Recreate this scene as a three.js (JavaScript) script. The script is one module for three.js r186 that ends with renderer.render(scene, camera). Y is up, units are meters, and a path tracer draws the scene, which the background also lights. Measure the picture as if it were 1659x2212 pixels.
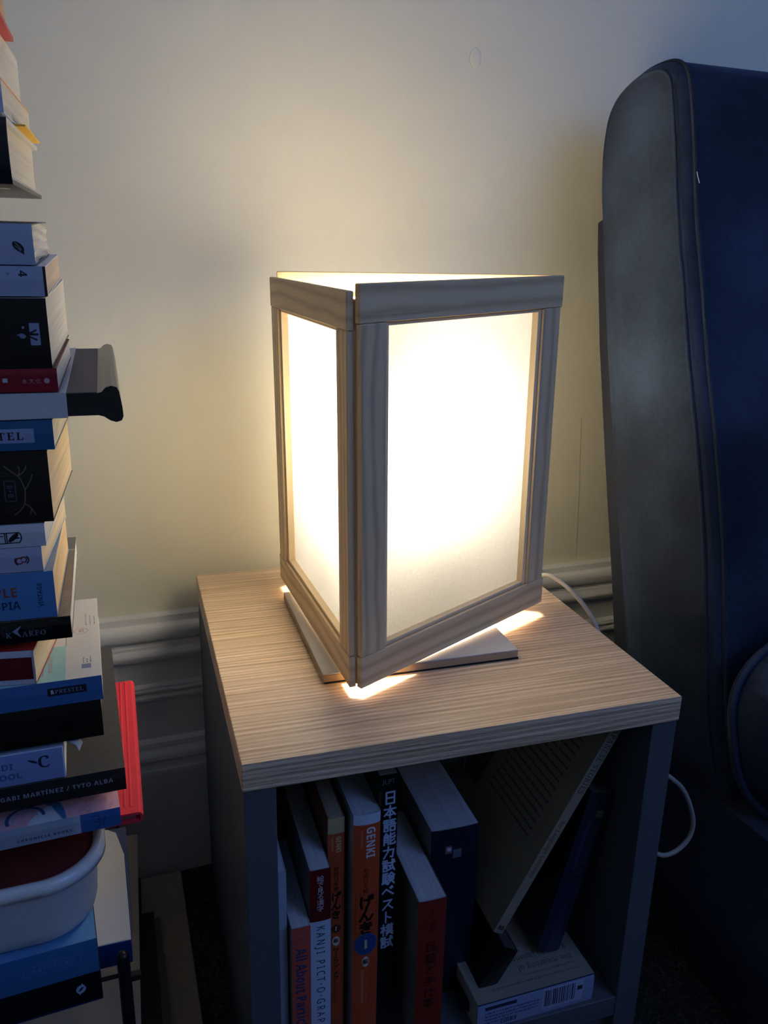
import * as THREE from 'three';
import { RoundedBoxGeometry } from 'three/addons/geometries/RoundedBoxGeometry.js';
import { mergeGeometries, mergeVertices, toCreasedNormals } from 'three/addons/utils/BufferGeometryUtils.js';
import { RectAreaLightUniformsLib } from 'three/addons/lights/RectAreaLightUniformsLib.js';
RectAreaLightUniformsLib.init();

// ------------------------------------------------------------------ camera, sky, lights, exposure
const scene = new THREE.Scene();
const camera = new THREE.PerspectiveCamera(63.86, 1659 / 2212, 0.02, 30);
camera.rotation.order = 'YXZ';
camera.rotation.set(-0.30163, -0.35377, 0.02102);
camera.position.set(-0.08995, 0.81447, 0.99395);
const renderer = new THREE.WebGLRenderer({ antialias: true });
renderer.toneMapping = THREE.LinearToneMapping;
renderer.toneMappingExposure = 1.0;
renderer.shadowMap.enabled = true;
scene.background = new THREE.Color().setRGB(0.10, 0.17, 0.42);          // dusk sky seen only through the window behind the camera
const BULB = 1.6, BULB_COLOR = new THREE.Color().setRGB(1, 0.87, 0.67);
const dusk = new THREE.RectAreaLight(new THREE.Color().setRGB(0.21, 0.38, 1.0), 3.1, 1.2, 1.2);   // daylight of the window in the wall behind the camera
dusk.position.set(1.25, 1.95, 1.99);
dusk.lookAt(0.65, 1.25, 0.9);
scene.add(dusk);

// ------------------------------------------------------------------ helpers
let seed = 7;
const rnd = () => { seed = (seed * 1664525 + 1013904223) >>> 0; return seed / 4294967296; };
const taken = new Map();
function numbered(n) { const k = taken.get(n) ?? 0; taken.set(n, k + 1); return k ? n + '_' + String(k).padStart(3, '0') : n; }
function shade(o) { o.traverse((m) => { if (m.isMesh) { m.castShadow = true; m.receiveShadow = true; } }); return o; }
function thing(name, label, category, group) {
  const o = new THREE.Group(); o.name = numbered(name); o.userData = { label, category };
  if (group) o.userData.group = group;
  scene.add(o); return o;
}
function part(name, geo, mat, parent) { const m = new THREE.Mesh(geo, mat); m.name = name; m.castShadow = m.receiveShadow = true; parent.add(m); return m; }
function struct(name, geo, mat) { const m = new THREE.Mesh(geo, mat); m.name = numbered(name); m.userData.kind = 'structure'; m.castShadow = m.receiveShadow = true; scene.add(m); return m; }
function hash(x, y) { let h = (x * 374761393 + y * 668265263) | 0; h = Math.imul(h ^ (h >>> 13), 1274126177); return ((h ^ (h >>> 16)) >>> 0) / 4294967296; }
function vnoise(x, y, px = 0, py = 0) {          // value noise, periodic when px, py are given
  const xi = Math.floor(x), yi = Math.floor(y), fx = x - xi, fy = y - yi, s = (t) => t * t * (3 - 2 * t);
  const w = (a, p) => (p ? ((a % p) + p) % p : a), u = s(fx), v = s(fy);
  const a = hash(w(xi, px), w(yi, py)), b = hash(w(xi + 1, px), w(yi, py)), c = hash(w(xi, px), w(yi + 1, py)), d = hash(w(xi + 1, px), w(yi + 1, py));
  return a + (b - a) * u + (c - a) * v + (a - b - c + d) * u * v;
}
const fbm = (x, y, p, q, n = 4) => { let s = 0, a = 0.5, f = 1; for (let i = 0; i < n; i++) { s += a * vnoise(x * f + i * 17, y * f + i * 31, p * f, q * f); a /= 2; f *= 2; } return s / (1 - Math.pow(0.5, n)); };
function tex(w, h, fn, srgb = true) {
  const d = new Uint8Array(w * h * 4);
  for (let y = 0; y < h; y++) for (let x = 0; x < w; x++) {
    const c = fn(x / w, y / h, x, y), i = (y * w + x) * 4;
    if (typeof c === 'number') d[i] = d[i + 1] = d[i + 2] = Math.max(0, Math.min(255, c * 255));
    else for (let k = 0; k < 3; k++) d[i + k] = Math.max(0, Math.min(255, c[k] * 255));
    d[i + 3] = 255;
  }
  const t = new THREE.DataTexture(d, w, h); t.wrapS = t.wrapT = THREE.RepeatWrapping; t.magFilter = THREE.LinearFilter; t.minFilter = THREE.LinearMipmapLinearFilter; t.generateMipmaps = true;
  if (srgb) t.colorSpace = THREE.SRGBColorSpace;
  t.needsUpdate = true; return t;
}
// canvas drawn in millimetres: x from the right end (negative) to 0, y downwards from 0
function print(Lmm, Tmm, bg, draw, px = 1024) {
  const k = px / Lmm, c = document.createElement('canvas'); c.width = px; c.height = Math.max(8, Math.round(Tmm * k));
  const g = c.getContext('2d'); g.fillStyle = bg; g.fillRect(0, 0, c.width, c.height);
  g.translate(c.width, 0); g.scale(k, k); g.lineJoin = g.lineCap = 'round'; g.textBaseline = 'middle';
  if (draw) draw(g, Lmm, Tmm);
  const t = new THREE.CanvasTexture(c); t.colorSpace = THREE.SRGBColorSpace; t.anisotropy = 4; return t;
}
function word(g, s, x, y, size, color, { font = 'sans-serif', weight = '', align = 'right', spread = 0, squeeze = 1, turn = 0 } = {}) {
  g.save(); g.translate(x, y); g.rotate(turn); g.scale(squeeze * size / 40, size / 40); g.fillStyle = color; g.font = `${weight} 40px ${font}`; g.textAlign = spread ? 'left' : align;
  if (spread) { const ws = [...s].map((ch) => g.measureText(ch).width + spread * 40), sum = ws.reduce((a, b) => a + b, -spread * 40); let p = align === 'right' ? -sum : align === 'center' ? -sum / 2 : 0; [...s].forEach((ch, i) => { g.fillText(ch, p, 0); p += ws[i]; }); }
  else g.fillText(s, 0, 0);
  g.restore();
}
// hand-drawn strokes of the Japanese characters (100-unit cells)
const SPEECH = '8,10 38,10;4,25 42,25;10,40 38,40;10,54 38,54;10,68 38,68;10,68 10,93;38,68 38,93;10,92 38,92;', THREAD = '24,5 8,28;8,28 24,40;40,18 8,55;8,55 42,50;25,52 25,95;10,66 6,84;36,64 42,80;';
const STROKES = {
  日: '20,8 20,95;20,8 80,8;80,8 80,95;20,50 80,50;20,93 80,93', 本: '8,30 92,30;50,5 50,97;50,32 10,78;50,32 90,78;32,74 68,74',
  語: SPEECH + '50,10 92,10;66,10 60,44;52,27 84,27;84,27 82,44;46,44 96,44;56,60 90,60;56,60 56,94;90,60 90,94;56,93 90,93',
  能: '25,5 12,28;12,28 42,25;34,15 45,30;12,40 12,95;12,40 42,40;42,40 42,92;12,57 42,57;12,73 42,73;58,5 58,40;88,10 58,24;58,42 92,40;92,40 92,30;58,52 58,92;88,58 58,72;58,92 94,90;94,90 94,80',
  力: '10,32 85,32;85,32 78,90;78,90 62,85;45,5 42,45;42,45 12,95', 試: SPEECH + '48,30 96,30;76,5 80,60;80,60 96,94;86,8 93,18;50,52 74,52;62,52 62,82;48,85 76,78',
  験: '10,8 10,62;10,8 44,8;10,26 42,26;10,44 42,44;28,8 28,62;10,62 46,62;46,62 40,95;8,75 5,90;18,72 20,86;30,72 32,84;72,4 48,30;72,4 97,30;60,32 86,32;54,44 92,44;54,44 54,62;92,44 92,62;54,62 92,62;72,32 72,62;72,62 50,95;72,62 96,95',
  ベ: '8,62 36,30;36,30 92,78;66,18 74,30;78,10 86,22', ス: '18,18 80,18;80,18 14,90;54,54 90,90', ト: '38,6 38,95;38,40 78,62',
  模: '22,5 22,96;5,30 40,30;22,34 5,68;22,38 38,58;46,16 96,16;60,5 60,26;82,5 82,26;52,34 90,34;52,34 52,64;90,34 90,64;52,49 90,49;52,64 90,64;44,78 98,78;71,66 46,97;71,72 96,97',
  げ: '18,10 14,60;14,60 20,92;38,32 92,30;66,8 66,60;66,60 50,94;76,4 82,14;88,2 94,12', ん: '52,5 10,92;24,62 40,50;40,50 52,70;52,70 58,90;58,90 74,88;74,88 92,58', き: '18,25 82,18;14,45 86,38;40,5 70,64;70,64 40,60;22,72 30,90;30,90 72,93',
  絵: THREAD + '70,5 46,36;70,5 97,36;58,40 84,40;48,58 96,58;68,58 52,90;52,90 88,86;80,72 94,96', で: '10,18 88,14;70,16 40,45;40,45 40,75;40,75 72,92;66,42 72,52;80,36 86,46',
  見: '25,5 25,58;25,5 76,5;76,5 76,58;25,22 76,22;25,40 76,40;25,58 76,58;40,60 10,95;62,60 62,90;62,90 94,90;94,90 94,78', る: '22,12 78,12;78,12 16,62;16,62 60,44;60,44 84,60;84,60 76,86;76,86 46,92;46,92 40,80;40,80 58,76',
  漢: '8,12 20,22;4,36 16,46;6,92 24,62;32,16 96,16;50,5 50,28;78,5 78,28;40,34 88,34;40,34 40,54;88,34 88,54;40,54 88,54;64,28 64,70;32,70 98,70;64,70 32,97;64,70 98,97',
  字: '50,3 50,14;10,16 90,16;10,16 8,32;90,16 84,32;28,36 74,36;74,36 52,54;52,54 52,94;52,94 38,88;8,62 92,62', 初: '24,4 28,16;8,22 42,22;42,22 6,66;26,44 26,96;26,46 42,62;46,18 92,18;92,18 86,92;86,92 72,86;64,18 44,92',
  級: THREAD + '48,10 88,10;60,10 44,94;88,10 78,38;78,38 94,38;94,38 54,95;62,42 96,95', 民: '20,8 78,8;78,8 78,32;20,32 78,32;20,8 20,92;20,92 46,80;20,54 90,54;52,32 62,72;62,72 92,95;92,95 94,78',
  藝: '10,12 90,12;32,3 32,22;68,3 68,22;12,32 46,32;28,24 28,56;10,44 46,44;8,58 48,58;54,34 86,34;86,34 88,60;70,24 54,62;20,72 80,72;6,84 94,84;40,84 24,96;24,96 78,95', と: '36,6 42,44;86,24 24,56;24,56 22,84;22,84 84,90',
  手: '76,8 20,18;16,38 84,38;6,60 94,60;50,14 50,90;50,90 36,92', 仕: '28,5 6,50;20,34 20,96;36,40 98,40;66,6 66,90;42,90 94,90', 事: '8,14 92,14;24,24 76,24;24,24 24,38;76,24 76,38;24,38 76,38;18,50 82,50;6,62 94,62;82,50 82,76;18,76 82,76;50,3 50,92;50,92 36,90',
  ワ: '12,16 86,16;12,16 12,42;86,16 40,94', ー: '50,6 50,94', ク: '36,6 10,46;30,22 82,22;82,22 26,94', ブ: '10,20 78,20;78,20 26,92;80,6 86,14;92,2 97,10', ッ: '20,44 26,60;48,40 54,56;82,40 40,92',
  文: '50,4 50,18;8,22 92,22;76,24 12,94;24,24 92,94', 化: '30,5 6,50;20,34 20,96;86,20 48,54;54,6 54,86;54,86 94,86;94,86 94,66', 解: '30,4 12,28;26,14 44,14;12,28 10,94;12,28 44,28;44,28 44,94;12,50 44,50;12,70 44,70;28,28 28,94;52,12 92,12;92,12 86,38;70,12 52,42;60,48 54,64;54,58 94,58;48,76 98,76;74,48 74,97',
};
// characters one below the other on a standing spine (x runs down the spine), or side by side on a lying one
function kanji(g, s, x, y, size, color, { pitch = 1.06, weight = 11, upright = true, wide = 1 } = {}) {
  [...s].forEach((ch, i) => {
    if (!STROKES[ch]) return;
    g.save(); g.translate(x + i * size * pitch, y);
    if (upright) g.rotate(-Math.PI / 2);
    g.scale(size / 100 * (upright ? wide : 1), size / 100); g.translate(-50, upright ? 0 : -50);
    g.strokeStyle = color; g.lineWidth = weight; g.beginPath();
    for (const st of STROKES[ch].split(';')) if (st) { const [a, b] = st.split(' ').map((p) => p.split(',').map(Number)); g.moveTo(a[0], a[1]); g.lineTo(b[0], b[1]); }
    g.stroke(); g.restore();
  });
}
function lines(g, x0, y0, x1, n, gap, h, color) { g.fillStyle = color; for (let i = 0; i < n; i++) { let x = x0; while (x < x1 - (i === n - 1 ? (x1 - x0) * 0.4 : 0)) { const w = 1 + 3.5 * rnd(); g.fillRect(x, y0 + i * gap, Math.min(w, x1 - x), h * (0.7 + 0.4 * rnd())); x += w + 0.9; } } }

const std = (o) => new THREE.MeshStandardMaterial(o), phys = (o) => new THREE.MeshPhysicalMaterial(o);
const lin = (r, g, b) => new THREE.Color().setRGB(r, g, b);
// closed prism: profile [[z, y], ...] pushed along x from x0 to x1
function prism(profile, x0, x1, crease = 0.6) {
  const pts = profile.map(([z, y]) => new THREE.Vector2(z, y)); if (THREE.ShapeUtils.isClockWise(pts)) pts.reverse();
  const tri = THREE.ShapeUtils.triangulateShape(pts, []), n = pts.length, v = [];
  const put = (p, x) => v.push(x, p.y, p.x);
  for (let i = 0; i < n; i++) { const a = pts[i], b = pts[(i + 1) % n]; put(a, x0); put(b, x1); put(b, x0); put(a, x0); put(a, x1); put(b, x1); }
  for (const [a, b, c] of tri) { put(pts[a], x0); put(pts[b], x0); put(pts[c], x0); put(pts[a], x1); put(pts[c], x1); put(pts[b], x1); }
  let g = new THREE.BufferGeometry(); g.setAttribute('position', new THREE.Float32BufferAttribute(v, 3));
  // outward check by signed volume
  let vol = 0; for (let i = 0; i < v.length; i += 9) { const [ax, ay, az, bx, by, bz, cx, cy, cz] = v.slice(i, i + 9); vol += ax * (by * cz - bz * cy) + ay * (bz * cx - bx * cz) + az * (bx * cy - by * cx); }
  if (vol < 0) { const p = g.attributes.position.array; for (let i = 0; i < p.length; i += 9) for (let k = 0; k < 3; k++) { const t = p[i + 3 + k]; p[i + 3 + k] = p[i + 6 + k]; p[i + 6 + k] = t; } }
  g.computeVertexNormals();
  return toCreasedNormals(g, crease);
}
// texture coordinates from positions: metres by facing side, or 0..1 over a box
function uvBox(g, sx = 1, sy = 1, sz = 1, ox = 0, oy = 0, oz = 0) {
  if (g.index) g = g.toNonIndexed();
  const p = g.attributes.position, n = g.attributes.normal, uv = new Float32Array(p.count * 2);
  for (let i = 0; i < p.count; i++) {
    const x = (p.getX(i) - ox) / sx, y = (p.getY(i) - oy) / sy, z = (p.getZ(i) - oz) / sz, ax = Math.abs(n.getX(i)), ay = Math.abs(n.getY(i)), az = Math.abs(n.getZ(i));
    if (ay >= ax && ay >= az) { uv[2 * i] = x; uv[2 * i + 1] = -z; } else if (az >= ax) { uv[2 * i] = x; uv[2 * i + 1] = y; } else { uv[2 * i] = -z; uv[2 * i + 1] = y; }
  }
  g.setAttribute('uv', new THREE.BufferAttribute(uv, 2)); return g;
}
function rbox(w, h, d, r = 0.001, at = [0, 0, 0], seg = 2) { const g = new RoundedBoxGeometry(w, h, d, seg, Math.min(r, w / 2.01, h / 2.01, d / 2.01)); g.translate(...at); return uvBox(g); }
function slab(x0, x1, y0, y1, z0, z1, r = 0.001) { return rbox(x1 - x0, y1 - y0, z1 - z0, r, [(x0 + x1) / 2, (y0 + y1) / 2, (z0 + z1) / 2]); }
function tube(pts, r, seg = 80, rad = 10) { const c = new THREE.CatmullRomCurve3(pts.map((p) => new THREE.Vector3(...p)), false, 'centripetal'); const g = new THREE.TubeGeometry(c, seg, r, rad, false); const caps = [pts[0], pts[pts.length - 1]].map((p) => { const s = new THREE.SphereGeometry(r, 10, 8); s.translate(...p); return s; }); return mergeGeometries([g, ...caps]); }

// ------------------------------------------------------------------ the room
const wallBump = tex(512, 512, (u, v) => 0.5 * fbm(u * 6, v * 6, 6, 6, 3) + 0.25 * fbm(u * 90, v * 90, 90, 90, 2) + 0.25 * fbm(u * 30, v * 30, 30, 30, 2), false);
const wallTone = tex(256, 256, (u, v) => { const t = 0.95 + 0.05 * fbm(u * 5, v * 5, 5, 5, 4); return [t, t, t]; });
const mWall = std({ color: lin(0.92, 0.875, 0.68), roughness: 0.75, map: wallTone, bumpMap: wallBump, bumpScale: 0.0022 });
const mTrim = std({ color: lin(0.80, 0.79, 0.74), roughness: 0.42, bumpMap: wallBump, bumpScale: 0.0012 });
const mCeil = std({ color: lin(0.75, 0.75, 0.72), roughness: 0.9 });
const carpetTex = tex(512, 512, (u, v) => { const n = fbm(u * 160, v * 160, 160, 160, 2), m = fbm(u * 14, v * 14, 14, 14, 3), t = 0.20 + 0.22 * (n - 0.5) + 0.10 * (m - 0.5) + (hash(Math.floor(u * 300), Math.floor(v * 300)) > 0.96 ? 0.12 : 0); return [t * 1.02, t, t * 0.96]; });
const carpetBump = tex(512, 512, (u, v) => fbm(u * 200, v * 200, 200, 200, 2), false);
const mCarpet = std({ map: carpetTex, roughness: 1, bumpMap: carpetBump, bumpScale: 0.006 });
function meters(g, s) { return uvBox(g, s, s, s); }
const X0 = -0.95, X1 = 2.4, Z1 = 2.05, H = 2.75, TH = 0.12;
const wallBack = struct('wall_back', meters(slab(X0 - TH, X1 + TH, -0.05, H, -TH, 0, 0.0005), 1.3), mWall);
struct('wall_left', meters(slab(X0 - TH, X0, -0.05, H, 0, Z1, 0.0005), 1.3), mWall);
struct('wall_right', meters(slab(X1, X1 + TH, -0.05, H, 0, Z1, 0.0005), 1.3), mWall);
struct('wall_front', meters(mergeGeometries([slab(X0 - TH, 0.6, -0.05, H, Z1, Z1 + TH, 0.0005), slab(1.9, X1 + TH, -0.05, H, Z1, Z1 + TH, 0.0005), slab(0.6, 1.9, -0.05, 1.32, Z1, Z1 + TH, 0.0005), slab(0.6, 1.9, 2.58, H, Z1, Z1 + TH, 0.0005)]), 1.3), mWall);
const win = struct('window_1', slab(0.6, 1.9, 1.32, 1.35, Z1 - 0.02, Z1 + TH, 0.002), mTrim);
part('window_frame', mergeGeometries([slab(0.6, 0.65, 1.35, 2.58, Z1 + 0.03, Z1 + 0.08), slab(1.85, 1.9, 1.35, 2.58, Z1 + 0.03, Z1 + 0.08), slab(0.65, 1.85, 2.53, 2.58, Z1 + 0.03, Z1 + 0.08), slab(0.65, 1.85, 1.35, 1.40, Z1 + 0.03, Z1 + 0.08), slab(0.65, 1.85, 1.94, 1.99, Z1 + 0.03, Z1 + 0.08)]), mTrim, win);
part('pane', slab(0.65, 1.85, 1.40, 2.53, Z1 + 0.054, Z1 + 0.058, 0.0005), phys({ color: 0xffffff, roughness: 0, transmission: 1, thickness: 0, ior: 1.45 }), win);
struct('ceiling', slab(X0 - TH, X1 + TH, H, H + TH, -TH, Z1 + TH, 0.0005), mCeil);
struct('floor', meters(slab(X0 - TH, X1 + TH, -TH, 0, -TH, Z1 + TH, 0.0005), 0.5), mCarpet);
// tall moulded skirting: rolls, cove and beads as one pushed profile
const sk = [[0, 0], [0.025, 0], [0.025, 0.150], [0.0275, 0.155], [0.0275, 0.166], [0.0245, 0.170], [0.022, 0.176]];
const arc = (cz, cy, r, a0, a1, n = 7) => { for (let i = 0; i <= n; i++) { const a = (a0 + (a1 - a0) * i / n) * Math.PI / 180; sk.push([cz + r * Math.cos(a), cy + r * Math.sin(a)]); } };
arc(0.0225, 0.186, 0.0085, -80, 80); sk.push([0.022, 0.197], [0.0235, 0.199], [0.0235, 0.205], [0.017, 0.209], [0.017, 0.262]);
arc(0.017, 0.269, 0.0055, -85, 85); arc(0.017, 0.2795, 0.0045, -85, 85); sk.push([0.014, 0.287], [0.014, 0.312], [0.016, 0.319]);
arc(0.014, 0.3305, 0.0115, -75, 80, 9); sk.push([0.0155, 0.3445]);
arc(0.011, 0.3575, 0.0125, -75, 78, 9); sk.push([0.013, 0.3715], [0.0115, 0.3775], [0.006, 0.3785], [0, 0.379]);
struct('baseboard_back', meters(prism(sk, X0, X1, 0.5), 0.8), mTrim);
// filled screw hole and hairline ridge in the old paint, raised from the wall
const blob = new THREE.SphereGeometry(0.0075, 20, 12); blob.scale(1, 1.5, 0.16); blob.translate(0.3809, 1.0419, 0.0002);
part('paint_lump', uvBox(blob), mWall, wallBack);
part('paint_ridge', tube([[0.5744, 0.60, 0], [0.576, 0.5747, 0], [0.583, 0.48, 0], [0.586, 0.42, 0], [0.589, 0.382, 0]], 0.0005, 30, 5), mWall, wallBack);

// ------------------------------------------------------------------ the bedside table (its own axes: x along the front, z towards us, origin at the foot of the front left corner)
const TURN = -0.04887, FOOT = new THREE.Vector3(0, 0, 0.4445), TOP = 0.437;
function onTable(o, x, y, z, ry = 0) { const c = Math.cos(TURN), s = Math.sin(TURN); o.position.set(c * x + s * z + FOOT.x, y, -s * x + c * z + FOOT.z); o.rotation.order = 'YXZ'; o.rotation.y = TURN + ry; return o; }
// grooved pale laminate: lines along x, tile 0.4 m (u) x 0.25 m (v)
const grainV = (v, u) => { const w = v + 0.0022 * fbm(u * 2, v * 10, 2, 10, 2), ph = 44 * w + 1.1 * vnoise(u * 3, w * 22, 3, 22); return 0.36 * (0.5 + 0.5 * Math.sin(6.2832 * ph)) * (0.5 + 0.5 * vnoise(u * 5, w * 44, 5, 44)) + 0.26 * vnoise(u * 3, w * 90, 3, 90) + 0.24 * vnoise(u * 6, w * 200, 6, 200) + 0.14; };
const laminate = tex(512, 1024, (u, v) => { const g = grainV(v, u), f = vnoise(u * 60, v * 400, 60, 400), t = Math.min(1, Math.max(0, (g - 0.25) * 2.0)); const k = 0.94 + 0.06 * f; return [(0.735 + 0.235 * t) * k, (0.615 + 0.24 * t) * k, (0.485 + 0.24 * t) * k]; });
const laminateBump = tex(512, 1024, (u, v) => 0.75 * grainV(v, u) + 0.25 * vnoise(u * 40, v * 300, 40, 300), false);
const mLam = std({ map: laminate, roughness: 0.40, bumpMap: laminateBump, bumpScale: 0.0011 });
const mPanel = std({ color: lin(0.082, 0.090, 0.108), roughness: 0.55, bumpMap: carpetBump, bumpScale: 0.0001 });
{
  const t = thing('bedside_table', 'open bedside table with striped pale wood top and dark grey sides, full of books', 'table');
  onTable(t, 0, 0, 0);
  const W = 0.40, D = 0.409;
  part('table_top', uvBox(slab(0, W, TOP - 0.0253, TOP, -D, 0, 0.0012), 0.4, 0.25, 0.25), mLam, t);
  part('side_panel', slab(0.001, 0.027, 0, TOP - 0.0255, -D + 0.001, -0.0015, 0.001), mPanel, t);
  part('side_panel', slab(W - 0.027, W - 0.001, 0, TOP - 0.0255, -D + 0.001, -0.0015, 0.001), mPanel, t);
  part('shelf', slab(0.027, W - 0.027, 0.067, 0.092, -D + 0.002, -0.002, 0.001), mPanel, t);
  part('plinth', slab(0.027, W - 0.027, 0, 0.067, -0.032, -0.014, 0.001), mPanel, t);
}

// ------------------------------------------------------------------ the lamp
const pine = tex(512, 256, (u, v) => { const w = v * 7 + 1.6 * fbm(u * 2, v * 2, 2, 2, 3), r = Math.pow(0.5 + 0.5 * Math.sin(w * 6.283), 2.2), f = vnoise(u * 24, v * 220, 24, 220); const k = 1 - 0.10 * r - 0.05 * f; return [0.94 * k, 0.83 * k * (1 - 0.04 * r), 0.66 * k * (1 - 0.08 * r)]; });
const pineAt = (rot, ox, oy) => { const t = pine.clone(); t.repeat.set(1 / 0.30, 1 / 0.09); t.rotation = rot; t.offset.set(ox, oy); t.needsUpdate = true; return t; };
const mRail = [0, 1, 2].map((i) => std({ map: pineAt(0, 0.31 * i, 0.37 * i), roughness: 0.55 })), mStile = [0, 1, 2].map((i) => std({ map: pineAt(Math.PI / 2, 0.2 + 0.27 * i, 0.15 + 0.3 * i), roughness: 0.55 }));
const mStrip = std({ color: lin(0.92, 0.72, 0.45), roughness: 0.6 });
const fibres = (() => {
  const c = document.createElement('canvas'); c.width = c.height = 1024; const g = c.getContext('2d'); g.fillStyle = '#e9e9e6'; g.fillRect(0, 0, 1024, 1024); g.lineCap = 'round';
  for (let i = 0; i < 15000; i++) { const x = rnd() * 1024, y = rnd() * 1024, a = rnd() * 6.3, l = 4 + 10 * rnd(), b = (rnd() - 0.5) * 8, up = rnd() > 0.42; g.strokeStyle = up ? `rgba(255,255,253,${0.25 + 0.45 * rnd()})` : `rgba(196,197,190,${0.2 + 0.3 * rnd()})`; g.lineWidth = 0.8 + 1.3 * rnd(); g.beginPath(); g.moveTo(x, y); g.quadraticCurveTo(x + Math.cos(a) * l / 2 + b, y + Math.sin(a) * l / 2 + b, x + Math.cos(a) * l, y + Math.sin(a) * l); g.stroke(); }
  const t = new THREE.CanvasTexture(c); t.wrapS = t.wrapT = THREE.RepeatWrapping; t.colorSpace = THREE.SRGBColorSpace; return t;
})();
const paper = (c, t, thick, r) => phys({ color: lin(c, c, c), map: fibres, roughness: r, transmission: t, thickness: thick, ior: thick ? 1.5 : 1.15, side: THREE.DoubleSide });
const mPaper = [paper(0.185, 0.52, 0, 0.985), paper(0.30, 0.58, 0, 0.96), paper(0.28, 0.56, 0.0008, 1)];        // denser sheets in front, thin oiled paper at the back
{
  const lamp = thing('table_lamp', 'glowing triangular paper lantern lamp with pine frames on a square white base', 'lamp');
  onTable(lamp, 0.112, TOP, -0.0739);
  const base = new THREE.Group(); base.name = 'base'; lamp.add(base);          // square board under the lantern; its corners lie along the table's axes
  base.position.set(-0.112, 0, 0.0739); 
  const mMdf = std({ color: lin(0.55, 0.55, 0.54), roughness: 0.45 }), mMdfEdge = std({ color: lin(0.42, 0.30, 0.19), roughness: 0.8 }), mFelt = std({ color: lin(0.012, 0.012, 0.012), roughness: 1 });
  part('base_board', slab(0.0895, 0.2865, 0.0015, 0.0088, -0.3055, -0.1065, 0.0008), mMdfEdge, base);
  part('white_face', slab(0.0895, 0.2865, 0.0089, 0.0102, -0.3055, -0.1065, 0.0006), mMdf, base);
  part('felt_pad', slab(0.0905, 0.2872, 0, 0.0016, -0.3045, -0.1060, 0.0005), mFelt, base);
  const lean = new THREE.Matrix4().makeRotationFromEuler(new THREE.Euler(0.0111, 0, 0.019)).setPosition(0, 0.0116, 0);   // the hand-made lantern leans a little
  const R0 = 27.0 * Math.PI / 180, L0 = 92.8 * Math.PI / 180, A = 0.270, HH = 0.346, WD = 0.030, TK = 0.0062;
  function panel(x, z, dx, dz, nx, nz, a, hh, k) {            // (x, z) inner front corner, (dx, dz) along, (nx, nz) outwards
    const p = new THREE.Group(); p.name = 'panel'; lamp.add(p);
    const m = new THREE.Matrix4().makeBasis(new THREE.Vector3(dx, 0, dz), new THREE.Vector3(0, 1, 0), new THREE.Vector3(dx, 0, dz).cross(new THREE.Vector3(0, 1, 0)));
    m.setPosition(x, 0, z).premultiply(lean).decompose(p.position, p.quaternion, p.scale);
    const out = new THREE.Vector3(dx, 0, dz).cross(new THREE.Vector3(0, 1, 0)).dot(new THREE.Vector3(nx, 0, nz)) > 0 ? 1 : -1;
    const bx = (u0, u1, y0, y1, w0, w1, r) => slab(u0, u1, y0, y1, Math.min(out * w0, out * w1), Math.max(out * w0, out * w1), r);
    part('top_rail', bx(0.0005, a, hh - WD, hh, 0, TK, 0.0012), mRail[k], p);
    part('bottom_rail', bx(0.0005, a, 0, WD, 0, TK, 0.0012), mRail[(k + 1) % 3], p);
    part('stile', bx(0.0015, WD, WD + 0.0002, hh - WD - 0.0002, 0.0001, TK - 0.0002, 0.0012), mStile[k], p);
    part('stile', bx(a - WD, a - 0.0025, WD + 0.0002, hh - WD - 0.0002, 0.0001, TK - 0.0002, 0.0012), mStile[(k + 1) % 3], p);
    const s = 0.0048;
    part('retaining_strip', bx(WD, WD + s, WD, hh - WD, -0.0045, TK - 0.0032, 0.0006), mStrip, p);
    part('retaining_strip', bx(a - WD - s, a - WD, WD, hh - WD, -0.0045, TK - 0.0032, 0.0006), mStrip, p);
    part('retaining_strip', bx(WD + s, a - WD - s, WD, WD + s * 0.7, -0.0045, TK - 0.0036, 0.0006), mStrip, p);
    part('retaining_strip', bx(WD + s, a - WD - s, hh - WD - s * 0.7, hh - WD, -0.0045, TK - 0.0036, 0.0006), mStrip, p);
    const sheet = new THREE.PlaneGeometry(a - 2 * WD + 0.012, hh - 2 * WD + 0.012); if (out < 0) sheet.rotateY(Math.PI); sheet.translate(a / 2, hh / 2, out * -0.0048);
    const uv = sheet.attributes.uv; for (let i = 0; i < uv.count; i++) uv.setXY(i, uv.getX(i) * 1.0 + 0.3 * k, uv.getY(i) * 1.35);
    part('paper', sheet, mPaper[k], p);
  }
  const dR = [Math.cos(R0), -Math.sin(R0)], dL = [Math.cos(L0), -Math.sin(L0)];
  panel(0, 0, dR[0], dR[1], Math.sin(R0), Math.cos(R0), A, HH, 0);
  panel(0, 0, dL[0], dL[1], -Math.sin(L0), -Math.cos(L0), A, HH - 0.0055, 1);
  const eR = [dR[0] * A, dR[1] * A], eL = [dL[0] * A, dL[1] * A], back = [eL[0] - eR[0], eL[1] - eR[1]], len = Math.hypot(...back), bd = [back[0] / len, back[1] / len], gp = 0.0015, sg = -bd[1] * eR[0] + bd[0] * eR[1] > 0 ? 1 : -1, nB = [-bd[1] * sg, bd[0] * sg];
  panel(eR[0] + bd[0] * gp, eR[1] + bd[1] * gp, bd[0], bd[1], nB[0], nB[1], len - 2 * gp, HH, 2);
  const inner = [(eR[0] + eL[0]) / 3, (eR[1] + eL[1]) / 3];
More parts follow.
